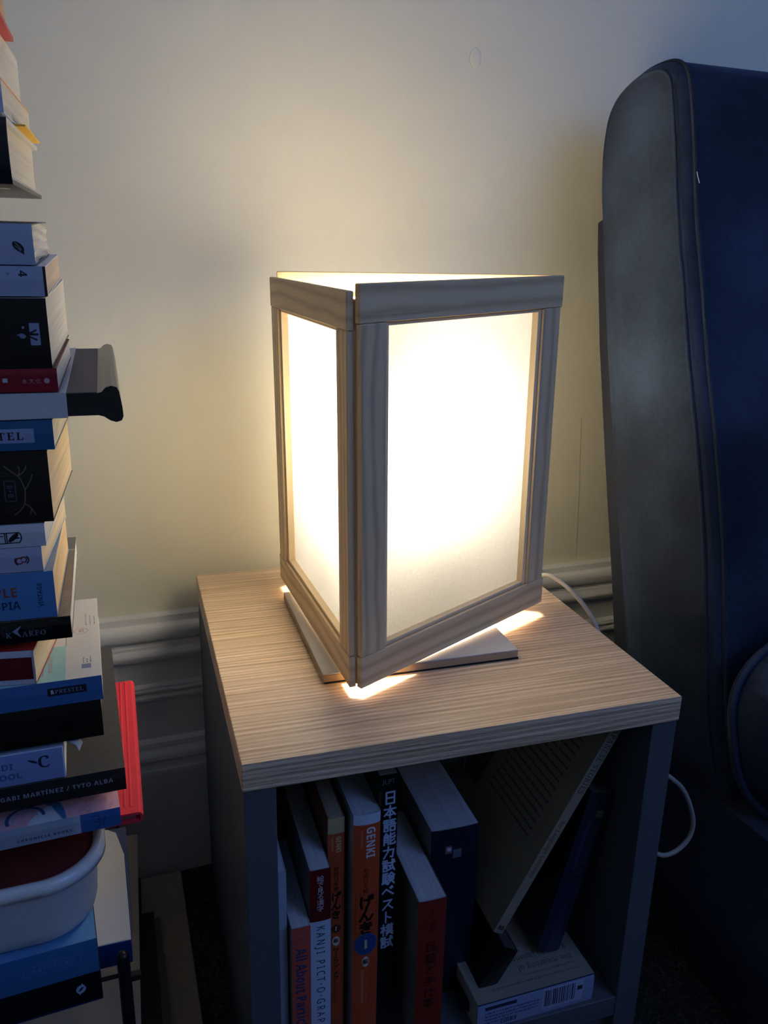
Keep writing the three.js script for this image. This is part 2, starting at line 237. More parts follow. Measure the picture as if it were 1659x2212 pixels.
  for (const [x, z, h, k] of [[0, 0, HH - 0.012, 1], [eR[0], eR[1], HH - 0.004, 0], [eL[0], eL[1], HH - 0.012, 2]]) {           // sticks that close the corners from inside
    const dx = inner[0] - x, dz = inner[1] - z, l = Math.hypot(dx, dz), g = slab(-0.0045, 0.0045, 0.002, h, 0.0018, 0.010, 0.001), p = part('corner_stick', g, mStile[k], lamp);
    new THREE.Matrix4().makeRotationY(Math.atan2(dx, dz)).setPosition(x, 0, z).premultiply(lean).decompose(p.position, p.quaternion, p.scale);
  }
  const lid = new THREE.Shape([[0.004, -0.012], [eR[0] - 0.012, -eR[1] - 0.002], [eL[0] + 0.006, -eL[1] - 0.012]].map((q) => new THREE.Vector2(...q))), top = new THREE.ShapeGeometry(lid);
  { const p = top.attributes.position, uv = top.attributes.uv; for (let i = 0; i < p.count; i++) uv.setXY(i, p.getX(i) * 4, p.getY(i) * 4); top.rotateX(-Math.PI / 2); top.translate(0, HH - 0.024, 0); top.applyMatrix4(lean); }
  part('frosted_lid', top, phys({ color: 0xffffff, roughness: 1, transmission: 0.97, thickness: 0.0008, ior: 1.5, side: THREE.DoubleSide }), lamp);
  const cx = (eR[0] + eL[0]) / 3 - 0.008, cz = (eR[1] + eL[1]) / 3 + 0.012, by = 0.207;
  const holder = new THREE.LatheGeometry([[0, 0], [0.034, 0], [0.034, 0.006], [0.024, 0.010], [0.012, 0.014], [0.011, 0.062], [0.011, 0.120], [0.016, 0.126], [0.017, 0.150], [0.020, 0.160], [0.020, 0.163], [0, 0.163]].map((p) => new THREE.Vector2(...p)), 32); holder.translate(cx, 0.0102, cz);
  part('bulb_holder', holder, std({ color: lin(0.85, 0.85, 0.83), roughness: 0.5 }), lamp);
  const glass = []; for (let i = 0; i <= 18; i++) { const a = -0.6 + (Math.PI / 2 + 0.6) * i / 18; glass.push(new THREE.Vector2(Math.max(0, 0.030 * Math.cos(a)), 0.030 * Math.sin(a))); } glass.unshift(new THREE.Vector2(0.020, -0.028), new THREE.Vector2(0.022, -0.023));
  const bulb = new THREE.LatheGeometry(glass, 32); bulb.translate(cx, by, cz);
  const bm = part('bulb', bulb, std({ color: 0xffffff, roughness: 0.4, emissive: BULB_COLOR, emissiveIntensity: 6 }), lamp); bm.castShadow = false;
  const glow = new THREE.PointLight(BULB_COLOR, BULB, 0, 2); glow.name = 'bulb_light'; glow.position.set(cx, by, cz); glow.castShadow = true; glow.shadow.radius = 1.45; lamp.add(glow);
  // flex: leaves the back of the base, arches over the table's right edge and hangs in a loop beside it (given in room metres)
  const flex = [[0.300, 0.4445, 0.215], [0.345, 0.4445, 0.205], [0.372, 0.452, 0.212], [0.394, 0.467, 0.2288], [0.4045, 0.4625, 0.247], [0.4125, 0.451, 0.273], [0.418, 0.432, 0.298], [0.4205, 0.40, 0.318], [0.428, 0.345, 0.358], [0.444, 0.306, 0.392], [0.4599, 0.2934, 0.400], [0.4769, 0.2763, 0.400], [0.4915, 0.2494, 0.400], [0.4983, 0.2269, 0.400], [0.4955, 0.2094, 0.400], [0.483, 0.1973, 0.400], [0.4681, 0.1939, 0.400], [0.4578, 0.1973, 0.400], [0.440, 0.205, 0.385], [0.428, 0.17, 0.34], [0.44, 0.06, 0.27], [0.46, 0.006, 0.20], [0.50, 0.004, 0.12]];
  lamp.updateMatrixWorld(true); const inv = lamp.matrixWorld.clone().invert();
  const cord = part('cord', tube(flex.map((p) => new THREE.Vector3(...p).applyMatrix4(inv).toArray()), 0.0026, 260, 12), std({ color: lin(0.36, 0.34, 0.31), roughness: 0.5 }), lamp); cord.userData.label = 'pale flex looping down beside the table';
}

// ------------------------------------------------------------------ books
const leafTex = tex(64, 512, (u, v, x, y) => { const a = hash(3, y), b = hash(11, y >> 2), c = vnoise(u * 6, v * 60, 6, 60); return [0, 1, 2].map(() => 0.90 + 0.05 * a + 0.03 * b + 0.02 * c); });
const leafBump = tex(64, 512, (u, v, x, y) => 0.6 * hash(3, y) + 0.4 * hash(11, y >> 2), false);
const pageMats = {};
function pageMat(hex) { return (pageMats[hex] ??= std({ color: hex, map: leafTex, bumpMap: leafBump, bumpScale: 0.0003, roughness: 0.9 })); }
const flat = {};
function plain(c, rough = 0.5) { return (flat[c + rough] ??= std({ color: c, roughness: rough })); }
const gloss = (t, rough = 0.38) => std({ map: t, roughness: rough });
const skin = (c, rough) => (c?.isTexture ? gloss(c, rough) : c?.isMaterial ? c : plain(c, rough));
// A closed book lying with its spine towards +z: x from -L to 0 along the spine, y up through T, leaves running back to z = -D. Origin: the lower right spine corner.
function book(o) {
  const { L = 0.2, T, D = 0.13, hard = false, bulge = hard ? 0.004 : 0.0008, page = '#e8e2d0', rough = 0.4, wave = 0, sag = 0 } = o;
  const t = thing(o.name ?? 'book', o.label, o.category ?? 'book', o.group);
  const c = hard ? 0.0024 : 0.0007, ov = hard ? 0.003 : 0.0004, S = 10, outer = [], inner = [];
  for (let i = 0; i <= S; i++) { const f = i / S, y = f * T, z = bulge * (Math.sin(Math.PI * f) ** 0.6 - 1) - 0; outer.push([z, y]); inner.push([z - c * (0.3 + 0.7 * Math.sin(Math.PI * f)), Math.min(T - c * 0.6, Math.max(c * 0.6, y))]); }
  const bend = (g) => { if (!sag) return g; const p = g.attributes.position; for (let i = 0; i < p.count; i++) { const f = Math.max(0, -p.getZ(i)) / D; p.setY(i, p.getY(i) + sag * f * f * (p.getY(i) / T)); } g.computeVertexNormals(); return g; };
  const strip = uvBox(prism([...outer, ...inner.reverse()], -L, 0, 0.7), L, T, D, -L, 0, 0);
  part('spine', strip, skin(o.spine ?? o.cover, rough), t);
  const board = (y0, y1) => { let g = new THREE.BoxGeometry(L, y1 - y0, D - bulge, 1, 1, 12); g.translate(-L / 2, (y0 + y1) / 2, -D / 2 - bulge / 2); g = uvBox(g, L, 1, D, -L, 0, 0); return bend(g); };
  part('front_cover', board(T - c, T), skin(o.cover ?? o.spine, rough), t);
  part('back_cover', board(0, c), skin(o.under ?? o.cover ?? o.spine, rough), t);
  const d = D - ov - c - bulge - 0.0005, bl = new THREE.BoxGeometry(L - 2 * ov, T - 2 * c - 0.0002, d, 1, 16, 12); bl.translate(-L / 2, T / 2, -bulge - c - 0.0004 - d / 2);
  const p = bl.attributes.position;
  for (let i = 0; i < p.count; i++) { const f = p.getY(i) / T, z = -p.getZ(i) / D; if (wave) p.setX(i, p.getX(i) + wave * 0.4 * Math.sin(f * 23 + z * 9)); if (hard && z > 0.9) p.setZ(i, p.getZ(i) + 0.004 * Math.sin(Math.PI * f)); }
  bl.computeVertexNormals();
  part('page_block', bend(uvBox(bl, 0.2, 0.02, 0.2)), pageMat(page), t);
  return t;
}
const lay = (t, xr, y, z, ry = 0, rx = 0) => { t.rotation.order = 'YXZ'; t.rotation.set(rx, ry, 0); t.position.set(xr, y, z); return t; };

// --- the stacked books on the left (spines face us; only their right ends are in the picture)
const STACK = 'books stacked flat on the tower at the left', ZS = 0.46;
const fullBlack = '#0d0d0e';
// above eye level, on the upper shelf
{
  const u1 = print(200, 34, '#0a1020', null, 256);
  const under = print(200, 147, '#1d1a22', (g) => { word(g, 'EDITION', -12, 120, 7, '#d8d4cc', { weight: 'bold' }); word(g, 'stories', -9, 132, 5, '#b8b4b0'); g.fillStyle = '#cfc9c0'; g.fillRect(-16, 96, 9, 12); }, 512);
  lay(book({ label: 'thick hardback with navy spine and dark printed underside, lowest of the topmost group', L: 0.2, T: 0.0345, D: 0.147, hard: true, cover: '#c9cac8', under, spine: u1, page: '#efe7d2' }), -0.1182, 0.849, ZS, -0.075);
  const note = thing('page_marker', 'yellow paper slip sticking out of the book with the dark underside', 'bookmark');
  part('slip', slab(-0.05, 0, 0, 0.0012, -0.085, 0, 0.0003), plain('#e3b23a', 0.7), note); lay(note, -0.1095, 0.8836, 0.42, -0.06);
  lay(book({ label: 'cream paperback under the orange-edged cover, second of the topmost group of books', L: 0.2, T: 0.018, D: 0.128, cover: '#e09a52', under: '#d5d9e2', spine: '#c9ccd6', page: '#f0e6cf' }), -0.1185, 0.8852, ZS, -0.07);
  lay(book({ label: 'pale paperback block with white pages, third of the topmost group of books', L: 0.2, T: 0.0305, D: 0.128, cover: '#d8d2c2', page: '#eee8d8' }), -0.1225, 0.9036, ZS, -0.07);
  lay(book({ label: 'book with a red cover underneath and tan pages, topmost at the upper left', L: 0.2, T: 0.045, D: 0.118, hard: true, cover: '#b02028', page: '#e2bf94' }), -0.1185, 0.9345, 0.505, -0.05);
}
const pages = '#f1e9d6', tan = '#f0d6ac';
// the group resting on the black slipcase, tilted a little backwards
lay(book({ label: 'grey-blue paperback with a small black leaf drawing and fanned wavy pages', L: 0.198, T: 0.0224, D: 0.108, page: '#f2ecdc', wave: 0.0018, sag: -0.0012, cover: '#22252c', spine: print(198, 22.4, '#a9b2c4', (g) => {
  g.save(); g.translate(-8.2, 12.5); g.rotate(0.75); g.fillStyle = '#15171d'; g.beginPath(); g.ellipse(0, 0, 3.6, 2.1, 0, 0, 7); g.fill(); g.beginPath(); g.moveTo(2, -1.6); g.lineTo(5, 1.2); g.lineTo(1.4, 1.8); g.fill(); g.strokeStyle = '#a9b2c4'; g.lineWidth = 0.35; g.beginPath(); g.moveTo(-2.6, -0.6); g.quadraticCurveTo(0.4, -0.6, 2.4, 0.2); g.moveTo(-1.5, 0.8); g.quadraticCurveTo(0.6, 0.2, 2.4, 0.9); g.stroke(); g.restore(); }) }), -0.1103, 0.8056, ZS, -0.05, 0.05);
lay(book({ label: 'grey-blue paperback with a black 4 printed sideways at the end of its spine', L: 0.198, T: 0.0169, D: 0.12, page: '#f0d9bd', cover: '#cfd2d4', spine: print(198, 16.9, '#a3aec2', (g) => { g.fillStyle = '#10141c'; g.fillRect(-1.5, 0, 1.5, 16.9); word(g, '4', -12.5, 4.2, 6.4, '#14171d', { weight: 'bold', turn: Math.PI / 2, align: 'center' }); word(g, '>', -20.5, 4.2, 3.4, '#14171d', { turn: Math.PI / 2, align: 'center' }); }) }), -0.1053, 0.7880, ZS, -0.05, 0.052);
lay(book({ label: 'thick black paperback with a small blue and white picture on its spine', L: 0.2, T: 0.0407, D: 0.135, page: '#f4ecda', cover: '#d9d3c4', under: fullBlack, spine: print(200, 40.7, '#08080a', (g) => {
  g.strokeStyle = '#2b2e38'; g.lineWidth = 0.3; g.strokeRect(-21, 13, 16, 15); g.fillStyle = '#8f9bb8'; g.fillRect(-10.5, 14, 5.6, 13); g.fillStyle = '#0a0b10'; g.fillRect(-11, 20, 5.2, 1.2); g.save(); g.translate(-8.2, 21); for (const s of [-1, 1]) { g.beginPath(); g.moveTo(-2.6, 0.4 * s); g.lineTo(1.6, 2.4 * s); g.lineTo(1.6, 3.4 * s); g.lineTo(-2.6, 1.4 * s); g.fill(); } g.restore(); g.fillStyle = '#7c88a6'; g.beginPath(); g.ellipse(-14.6, 21.5, 2.0, 1.5, 0.3, 0, 7); g.fill(); g.beginPath(); g.ellipse(-13.8, 16.6, 0.8, 0.9, 0, 0, 7); g.fill(); g.fillRect(-17.6, 20.6, 2, 0.7); }) }), -0.1067, 0.7464, ZS, -0.07, 0.05);
lay(book({ label: 'dark red paperback with tiny pale Japanese characters and a round seal', L: 0.2, T: 0.014, D: 0.125, page: '#e9e3da', cover: '#701420', rough: 0.45, spine: print(200, 14, '#8e1427', (g) => { kanji(g, '本文化', -18.5, 7.4, 3.1, '#c9a2a0', { upright: false, weight: 9, pitch: 1.25 }); g.strokeStyle = g.fillStyle = '#c9a2a0'; g.beginPath(); g.arc(-6, 7.2, 1.7, 0, 7); g.lineWidth = 0.5; g.fill(); g.fillStyle = '#c8c6c8'; g.fillRect(-30.5, 5.4, 2.8, 2.6); }) }), -0.1045, 0.7322, ZS, -0.06, 0.045);
// black slipcase with a bead round its right end and a white paper band
{
  const t = thing('slipcased_book', 'long black slipcased book with a rolled end, sticking furthest out under the dark red book', 'book', undefined);
  const L = 0.26, D = 0.252, T = 0.0140, mb = std({ color: lin(0.012, 0.012, 0.014), roughness: 0.28 }), mt = std({ color: '#6a625a', roughness: 0.8 });
  const pr = [[0, 0], [-L, 0], [-L, T], [-0.022, T], [-0.018, T + 0.0003], [-0.014, T - 0.0004], [-0.010, T + 0.0005], [-0.0075, T + 0.0032], [-0.004, T + 0.0042], [-0.0008, T + 0.0032], [0.0004, T + 0.0006], [0.0012, T * 0.6], [0.0018, T * 0.3], [0.0020, -0.001], [0.0008, -0.0036], [-0.0025, -0.0046], [-0.006, -0.0034], [-0.0095, -0.0008], [-0.013, 0.0002]];
  pr.shift();
  const g = prism(pr.map(([x, y]) => [x, y]), 0, D, 0.9); g.rotateY(-Math.PI / 2); g.scale(1, 1, 1);
  // prism axes (z, y) along x  ->  turn so that the profile lies in x, y and the push runs back along -z
  const p = g.attributes.position; g.computeBoundingBox(); const b = g.boundingBox; g.translate(0, 0, -b.max.z); const flip = b.max.x > 0.1; if (flip) { g.rotateY(Math.PI); g.computeBoundingBox(); g.translate(0, 0, -g.boundingBox.max.z); }
  part('case', uvBox(g, 0.2, 0.2, 0.2), mb, t);
  part('cloth_top', slab(-0.13, -0.0125, T - 0.0002, T + 0.0004, -D + 0.001, -0.0012, 0.0003), mt, t);
  const band = mergeGeometries([slab(-0.19, -0.0305, T + 0.0003, T + 0.0009, -D - 0.0004, 0.0006, 0.0003), slab(-0.19, -0.0305, -0.0006, T + 0.0009, 0, 0.0006, 0.0003), slab(-0.19, -0.0305, -0.0008, -0.0002, -D - 0.0004, 0.0006, 0.0003)]);
  part('paper_band', band, std({ color: '#c8c6c0', roughness: 0.6 }), t);
  lay(t, -0.0700, 0.7166, ZS, -0.028);
}
lay(book({ label: 'teal blue book with the letters TEL on a white spine label', L: 0.22, T: 0.0186, D: 0.132, page: '#f2ead8', cover: '#1c506e', spine: print(220, 18.6, '#1f5c84', (g) => { g.fillStyle = '#9aa4c0'; g.fillRect(-60, 5.0, 49, 8.8); word(g, 'TEL', -17, 9.6, 6.6, '#0b0f18', { font: 'serif', weight: 'bold', spread: 0.14 }); word(g, 'HO', -36, 9.6, 6.6, '#0b0f18', { font: 'serif', weight: 'bold', spread: 0.14 }); }) }), -0.1099, 0.6966, ZS, -0.07);
lay(book({ label: 'thick black paperback with pale antler branches drawn on its spine', L: 0.2, T: 0.0455, D: 0.130, page: tan, cover: '#111111', spine: print(200, 45.5, '#0c0b0c', (g) => {
  g.strokeStyle = '#6d6052'; g.lineWidth = 0.75; const br = (...q) => { g.beginPath(); g.moveTo(q[0], q[1]); for (let i = 2; i < q.length; i += 4) g.quadraticCurveTo(q[i], q[i + 1], q[i + 2], q[i + 3]); g.stroke(); };
  br(-25.5, 8.5, -22, 12, -18, 15); br(-18, 15, -16, 18, -14.8, 24); br(-14.8, 24, -15, 30, -16, 33); br(-16, 33, -18, 37.5, -22.5, 40); br(-16, 33, -12, 35, -10.2, 40.5); br(-18, 15, -14, 13, -12.8, 9); br(-18, 15, -16, 11, -17.6, 9); br(-14.8, 24, -11, 19, -9.8, 14.5); br(-12.5, 36, -12, 38, -13.4, 40);
  g.strokeStyle = '#3b352e'; g.lineWidth = 0.45; br(-36, 9, -30, 12, -23, 13.4); br(-36, 14.5, -28, 14, -18, 15.4); br(-38, 39, -30, 35, -19, 33.5); br(-38, 42, -28, 39, -18, 35);
  g.strokeStyle = '#4a4a58'; g.lineWidth = 0.7; g.beginPath(); g.roundRect(-26.5, 18, 6.2, 13, 1); g.stroke(); word(g, 'B+B', -23.4, 24.6, 4.6, '#51515f', { weight: 'bold', turn: Math.PI / 2, align: 'center' }); word(g, 'and', -31, 20, 3.4, '#2d2d36', { turn: Math.PI / 2, align: 'center' }); }) }), -0.1147, 0.6505, ZS, -0.085);
lay(book({ label: 'slim white paperback with a black whale in a rounded frame on its spine', L: 0.19, T: 0.0146, D: 0.122, page: '#eceae4', cover: '#e7e7e6', spine: print(190, 14.6, '#cfd0d2', (g) => {
  g.strokeStyle = '#17181c'; g.lineWidth = 0.65; g.beginPath(); g.moveTo(-30, 4.6); g.lineTo(-15.2, 4.6); g.quadraticCurveTo(-12.6, 8.0, -15.4, 11.2); g.lineTo(-30, 11.6); g.stroke(); g.beginPath(); g.moveTo(-22.5, 4.6); g.lineTo(-22.3, 11.4); g.moveTo(-23.6, 4.6); g.lineTo(-23.4, 11.4); g.moveTo(-27, 6.6); g.lineTo(-24.8, 6.6); g.stroke();
  g.fillStyle = '#17181c'; g.save(); g.translate(-18.6, 7.8); g.rotate(-0.75); g.beginPath(); g.ellipse(0, 0, 4.0, 1.5, 0, 0, 7); g.fill(); g.beginPath(); g.moveTo(-0.4, 1); g.lineTo(2.8, 3.4); g.lineTo(1.6, 0.6); g.fill(); g.restore(); }) }), -0.1207, 0.6347, ZS, -0.075);
lay(book({ label: 'pale lilac paperback with a red and black swirl on its spine', L: 0.19, T: 0.0164, D: 0.118, page: '#f3dcb6', cover: '#cdd2da', spine: print(190, 16.4, '#b3b6ca', (g) => {
  g.lineWidth = 0.75; g.strokeStyle = '#7a2320'; g.beginPath(); g.arc(-13.6, 8.6, 2.0, 0.8, 5.4); g.stroke(); g.beginPath(); g.arc(-11.0, 7.8, 1.7, 3.4, 8.6); g.stroke(); g.strokeStyle = '#2c2330'; g.beginPath(); g.arc(-13.2, 8.6, 3.0, 2.2, 3.8); g.stroke(); g.beginPath(); g.arc(-11.0, 8.0, 2.9, -0.9, 0.9); g.stroke(); }) }), -0.1239, 0.6179, ZS, -0.11);
lay(book({ label: 'thick blue paperback with brown and navy capitals on its spine', L: 0.2, T: 0.0318, D: 0.131, page: '#f2d09c', cover: '#8fa3b4', spine: print(200, 31.8, '#4f83b6', (g) => {
  word(g, 'PEOPLE', -22, 12.6, 9.2, '#8a4a2c', { weight: 'bold', squeeze: 0.92 }); word(g, 'UTOPIA', -21.4, 21.6, 7.6, '#123055', { weight: 'bold', squeeze: 0.92 }); word(g, 'VINTAGE', -9.0, 15.6, 4.1, '#123055', { turn: -Math.PI / 2, align: 'center', weight: 'bold', squeeze: 0.95 }); }) }), -0.1185, 0.5855, ZS, -0.05);
lay(book({ label: 'glossy dark illustrated book with a brown photographic cover and serif letters on its spine', L: 0.22, T: 0.0155, D: 0.165, page: '#f3efe6', rough: 0.2, cover: print(220, 165, '#6e665c', (g) => {
  for (let i = 0; i < 900; i++) { const x = -36 * rnd(), y = 18 + 118 * rnd(); g.strokeStyle = `rgba(${60 + 90 * rnd()},${45 + 60 * rnd()},${38 + 40 * rnd()},0.5)`; g.lineWidth = 0.35; g.beginPath(); g.moveTo(x, y); g.lineTo(x + 1.2, y + 5 * (rnd() - 0.5)); g.stroke(); } g.fillStyle = 'rgba(96,96,92,0.75)'; g.fillRect(-60, 0, 60, 30); g.fillStyle = '#908b80'; g.fillRect(-60, 30, 60, 3); g.fillStyle = 'rgba(120,114,104,0.9)'; g.fillRect(-60, 118, 60, 47); for (let i = 0; i < 60; i++) { g.strokeStyle = 'rgba(180,180,172,0.6)'; g.lineWidth = 0.3; const x = -20 * rnd(), y = 120 + 44 * rnd(); g.beginPath(); g.moveTo(x, y); g.lineTo(x + 4 * rnd(), y + 8 * (rnd() - 0.5)); g.stroke(); } }, 512),
  spine: print(220, 15.5, '#101013', (g) => { for (let i = 0; i < 26; i++) { g.fillStyle = `rgba(${50 + 40 * rnd()},${52 + 40 * rnd()},${64 + 40 * rnd()},0.35)`; g.fillRect(-46 + 34 * rnd(), 1 + 8 * rnd(), 1 + 3 * rnd(), 1 + 3 * rnd()); } g.fillStyle = '#8f97ac'; g.beginPath(); g.moveTo(-36, 6.5); g.lineTo(-30, 3); g.lineTo(-32.6, 7); g.lineTo(-30.6, 11.6); g.closePath(); g.fill(); word(g, 'ARFO', -15.6, 9.2, 5.0, '#8a8c96', { font: 'serif', spread: 0.08 }); word(g, 'K', -36.5, 9.2, 5.0, '#8a8c96', { font: 'serif' }); }) }), -0.1108, 0.5692, ZS, -0.025);
lay(book({ label: 'small maroon hardback with white edges to its spine and cream pages', L: 0.17, T: 0.0245, D: 0.105, page: '#f2dcb4', cover: '#b5322a', spine: print(170, 24.5, '#5d0c14', (g) => { g.fillStyle = '#c4c8d2'; g.fillRect(-170, 0, 170, 4.6); g.fillRect(-170, 20.6, 170, 3.9); g.fillStyle = '#a9abb4'; g.fillRect(-1.4, 0, 1.4, 24.5); }) }), -0.1357, 0.5388, ZS, -0.17);
lay(book({ label: 'blue-spined museum guide with cream and aqua cover', L: 0.22, T: 0.0182, D: 0.139, page: '#f4efe4', cover: print(220, 139, '#e3ddd0', (g) => {
  g.fillStyle = '#9fd0c8'; g.fillRect(-220, 85, 197, 54); for (let r = 0; r < 3; r++) { g.save(); g.translate(-9.5 + r * 3.1, 52); g.rotate(-Math.PI / 2); lines(g, 0, 0, 34 - 5 * r, 1, 1, 0.7, '#8d8680'); g.restore(); }
  g.strokeStyle = '#a89c94'; g.lineWidth = 0.4; g.beginPath(); g.ellipse(-13, 62, 5, 5, 0, 0, 7); g.stroke(); word(g, 'm', -13, 61.6, 6, '#a0564c', { font: 'serif', align: 'center', turn: -Math.PI / 2 }); g.fillStyle = '#7e87a0'; g.fillRect(-12.6, 118, 6.2, 6.5); for (let r = 0; r < 3; r++) { g.save(); g.translate(-11.5 + r * 2.3, 116); g.rotate(-Math.PI / 2); lines(g, 0, 0, 11, 1, 1, 0.6, '#6c6862'); g.restore(); }
  word(g, 'MUSEUM GUIDE', -33, 112, 3.4, '#b06a60', { align: 'center', turn: -Math.PI / 2 }); g.strokeStyle = '#b06a60'; g.lineWidth = 0.35; g.strokeRect(-43, 104, 5.4, 24); word(g, 'ENG', -40.2, 116, 3.2, '#4c6a66', { align: 'center', turn: -Math.PI / 2 }); g.fillStyle = '#6a5448'; for (let i = 0; i < 44; i++) g.fillRect(-23.4, 2 + i * 1.9, 0.6, 1.2); }),
  spine: print(220, 18.2, '#3a689f', (g) => { g.fillStyle = '#0c1526'; g.fillRect(-34.8, 4.6, 24.6, 5.6); word(g, 'PRESTEL', -12.2, 7.5, 3.7, '#a9b4c8', { font: 'serif', spread: 0.1 }); g.fillStyle = '#a9b4c8'; g.beginPath(); g.moveTo(-33, 6); g.lineTo(-31.4, 5.6); g.lineTo(-30.4, 9.2); g.lineTo(-31.4, 8.6); g.lineTo(-32.6, 9.4); g.closePath(); g.fill(); }) }), -0.0950, 0.5203, ZS, -0.005);
lay(book({ label: 'wide black hardback with faint embossed lettering and a white page edge', L: 0.24, T: 0.0277, D: 0.145, page: '#efe9d8', cover: '#1a1613', rough: 0.33, spine: print(240, 27.7, '#16130f', (g) => { word(g, 'NSKI', -57, 19.5, 8.4, '#060606', { squeeze: 0.7 }); g.fillStyle = '#070707'; g.beginPath(); g.arc(-24, 15.5, 4.6, 0, 7); g.fill(); g.fillStyle = '#14110e'; for (let i = 0; i < 9; i++) { g.beginPath(); g.arc(-24 + 3 * Math.cos(i * 0.7), 15.5 + 3 * Math.sin(i * 0.7), 0.5, 0, 7); g.fill(); } }) }), -0.0969, 0.4923, ZS, 0.0);
{
  const tag = thing('fabric_bookmark', 'crumpled white ribbon tag sticking out under the wide black hardback', 'bookmark');
  const pts = [[-0.02, 0.001, -0.03], [-0.012, 0.0012, -0.022], [-0.005, 0.0016, -0.012], [0.001, 0.001, -0.006], [0.003, -0.003, -0.0045]], v = [], ix = [];
  pts.forEach(([x, y, z], i) => { for (const s of [-1, 1]) v.push(x + s * 0.0012, y + s * 0.0006, z - s * 0.0042); if (i) { const a = 2 * i - 2; ix.push(a, a + 1, a + 2, a + 1, a + 3, a + 2); } });
  const g = new THREE.BufferGeometry(); g.setAttribute('position', new THREE.Float32BufferAttribute(v, 3)); g.setIndex(ix); g.computeVertexNormals();
  const g2 = g.clone(); g2.translate(0, 0.0005, 0); part('ribbon', mergeGeometries([g, g2]), std({ color: '#d9d3c2', roughness: 0.9, side: THREE.DoubleSide }), tag); lay(tag, -0.1155, 0.4885, ZS + 0.003);
}
lay(book({ label: 'pale blue and white paperback with a large C emblem and worn top edge', L: 0.21, T: 0.0245, D: 0.15, page: '#efeee8', wave: 0.0008, cover: print(210, 150, '#aebfd4', (g) => { g.strokeStyle = 'rgba(235,240,245,0.8)'; g.lineWidth = 0.4; for (let i = 0; i < 14; i++) { g.beginPath(); const y = 138 + 11 * rnd(); g.moveTo(-60 * rnd(), y); g.lineTo(-60 * rnd(), y + 2 * rnd() - 1); g.stroke(); } }, 512),
  spine: print(210, 24.5, '#8295c4', (g) => { g.fillStyle = 'rgba(225,234,246,0.9)'; g.fillRect(-210, 0, 210, 0.8); g.fillRect(-0.9, 0, 0.9, 24.5); word(g, 'C', -9.2, 9.6, 12.4, '#14203a', { weight: 'bold', font: 'serif' }); g.fillStyle = '#14203a'; g.beginPath(); g.moveTo(-17.4, 9.8); g.quadraticCurveTo(-21, 9.4, -23.4, 6.4); g.quadraticCurveTo(-20, 6.6, -17.2, 9); g.fill(); word(g, 'DI', -32.4, 9.4, 6.2, '#2a568e', { weight: 'bold', squeeze: 1.15 }); word(g, 'SCHOOL', -27.6, 17.2, 6.2, '#2a568e', { weight: 'bold', squeeze: 1.15 }); }) }), -0.1240, 0.4640, ZS - 0.001, 0.0);
lay(book({ label: 'large dark grey comic album with white author names along its spine', L: 0.25, T: 0.0178, D: 0.2, page: '#ece4d2', rough: 0.7, cover: tex(256, 256, (u, v) => { const n = 0.245 + 0.05 * (fbm(u * 120, v * 120, 120, 120, 2) - 0.5); return [n * 1.02, n, n * 0.96]; }), spine: print(250, 17.8, '#0c0c0e', (g) => { word(g, 'GABI MARTÍNEZ / TYTO ALBA', -8.6, 8.2, 4.9, '#9a9aa6', { weight: 'bold', spread: 0.05 }); }) }), -0.0850, 0.4457, ZS, 0.005);
// red cloth hardback turned with its spine to the right
{
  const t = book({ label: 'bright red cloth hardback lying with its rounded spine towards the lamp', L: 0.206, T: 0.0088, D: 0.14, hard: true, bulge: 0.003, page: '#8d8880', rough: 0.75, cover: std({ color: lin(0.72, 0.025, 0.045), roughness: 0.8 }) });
  for (const z of [-0.0085, -0.013]) { const r = new THREE.CapsuleGeometry(0.0008, 0.194, 4, 10); r.scale(1, 1, 1.4); r.rotateZ(Math.PI / 2); r.translate(-0.1, 0.0085, z); part('hinge_ridge', r, t.children[1].material, t); }
  t.rotation.set(0, Math.PI / 2 - 0.033, 0); t.position.set(-0.0678, 0.4078, 0.243);
}
lay(book({ label: 'picture book with a pink cover and a white and blue spine', L: 0.24, T: 0.0150, D: 0.19, page: '#f2efe6', cover: print(240, 190, '#e9b4bc', (g) => {
  g.fillStyle = 'rgba(214,150,170,0.6)'; for (let i = 0; i < 30; i++) { g.beginPath(); g.ellipse(-60 * rnd(), 150 + 40 * rnd(), 5 * rnd(), 3 * rnd(), rnd() * 3, 0, 7); g.fill(); }
  g.fillStyle = '#3f7fae'; g.beginPath(); g.moveTo(-38, 190); g.quadraticCurveTo(-45, 172, -56, 160); g.quadraticCurveTo(-38, 156, -36, 190); g.fill(); g.fillStyle = '#dfe6ea'; g.beginPath(); g.moveTo(-62, 190); g.quadraticCurveTo(-56, 172, -46, 171); g.lineTo(-39, 190); g.fill(); g.strokeStyle = '#2a5f92'; g.lineWidth = 2.4; g.beginPath(); g.arc(-63, 180, 12, 2.8, 6.2); g.stroke(); g.strokeStyle = '#9fb7c4'; g.lineWidth = 1.4; g.beginPath(); g.arc(-63, 180, 8, 3, 6.1); g.stroke(); }, 1024),
  spine: print(240, 15, '#9aa5b8', (g) => { g.fillStyle = '#335f9a'; g.fillRect(-27.2, 0, 27.2, 15); g.fillStyle = '#a9b2c2'; g.fillRect(-32, 0, 4.8, 15); word(g, 'CHRONICLE BOOKS', -33.4, 10.6, 2.9, '#1d2638', { weight: 'bold', spread: 0.22 }); g.strokeStyle = '#0d2550'; g.lineWidth = 0.4; g.beginPath(); g.moveTo(-19, 3); g.bezierCurveTo(-12, 2, -14, 8, -18, 7.6); g.bezierCurveTo(-14, 8, -12, 13, -17.5, 12.6); g.moveTo(-12, 3); g.bezierCurveTo(-9, 6, -13, 9, -11.6, 12); g.stroke(); }) }), -0.0907, 0.4167, ZS, 0.03);
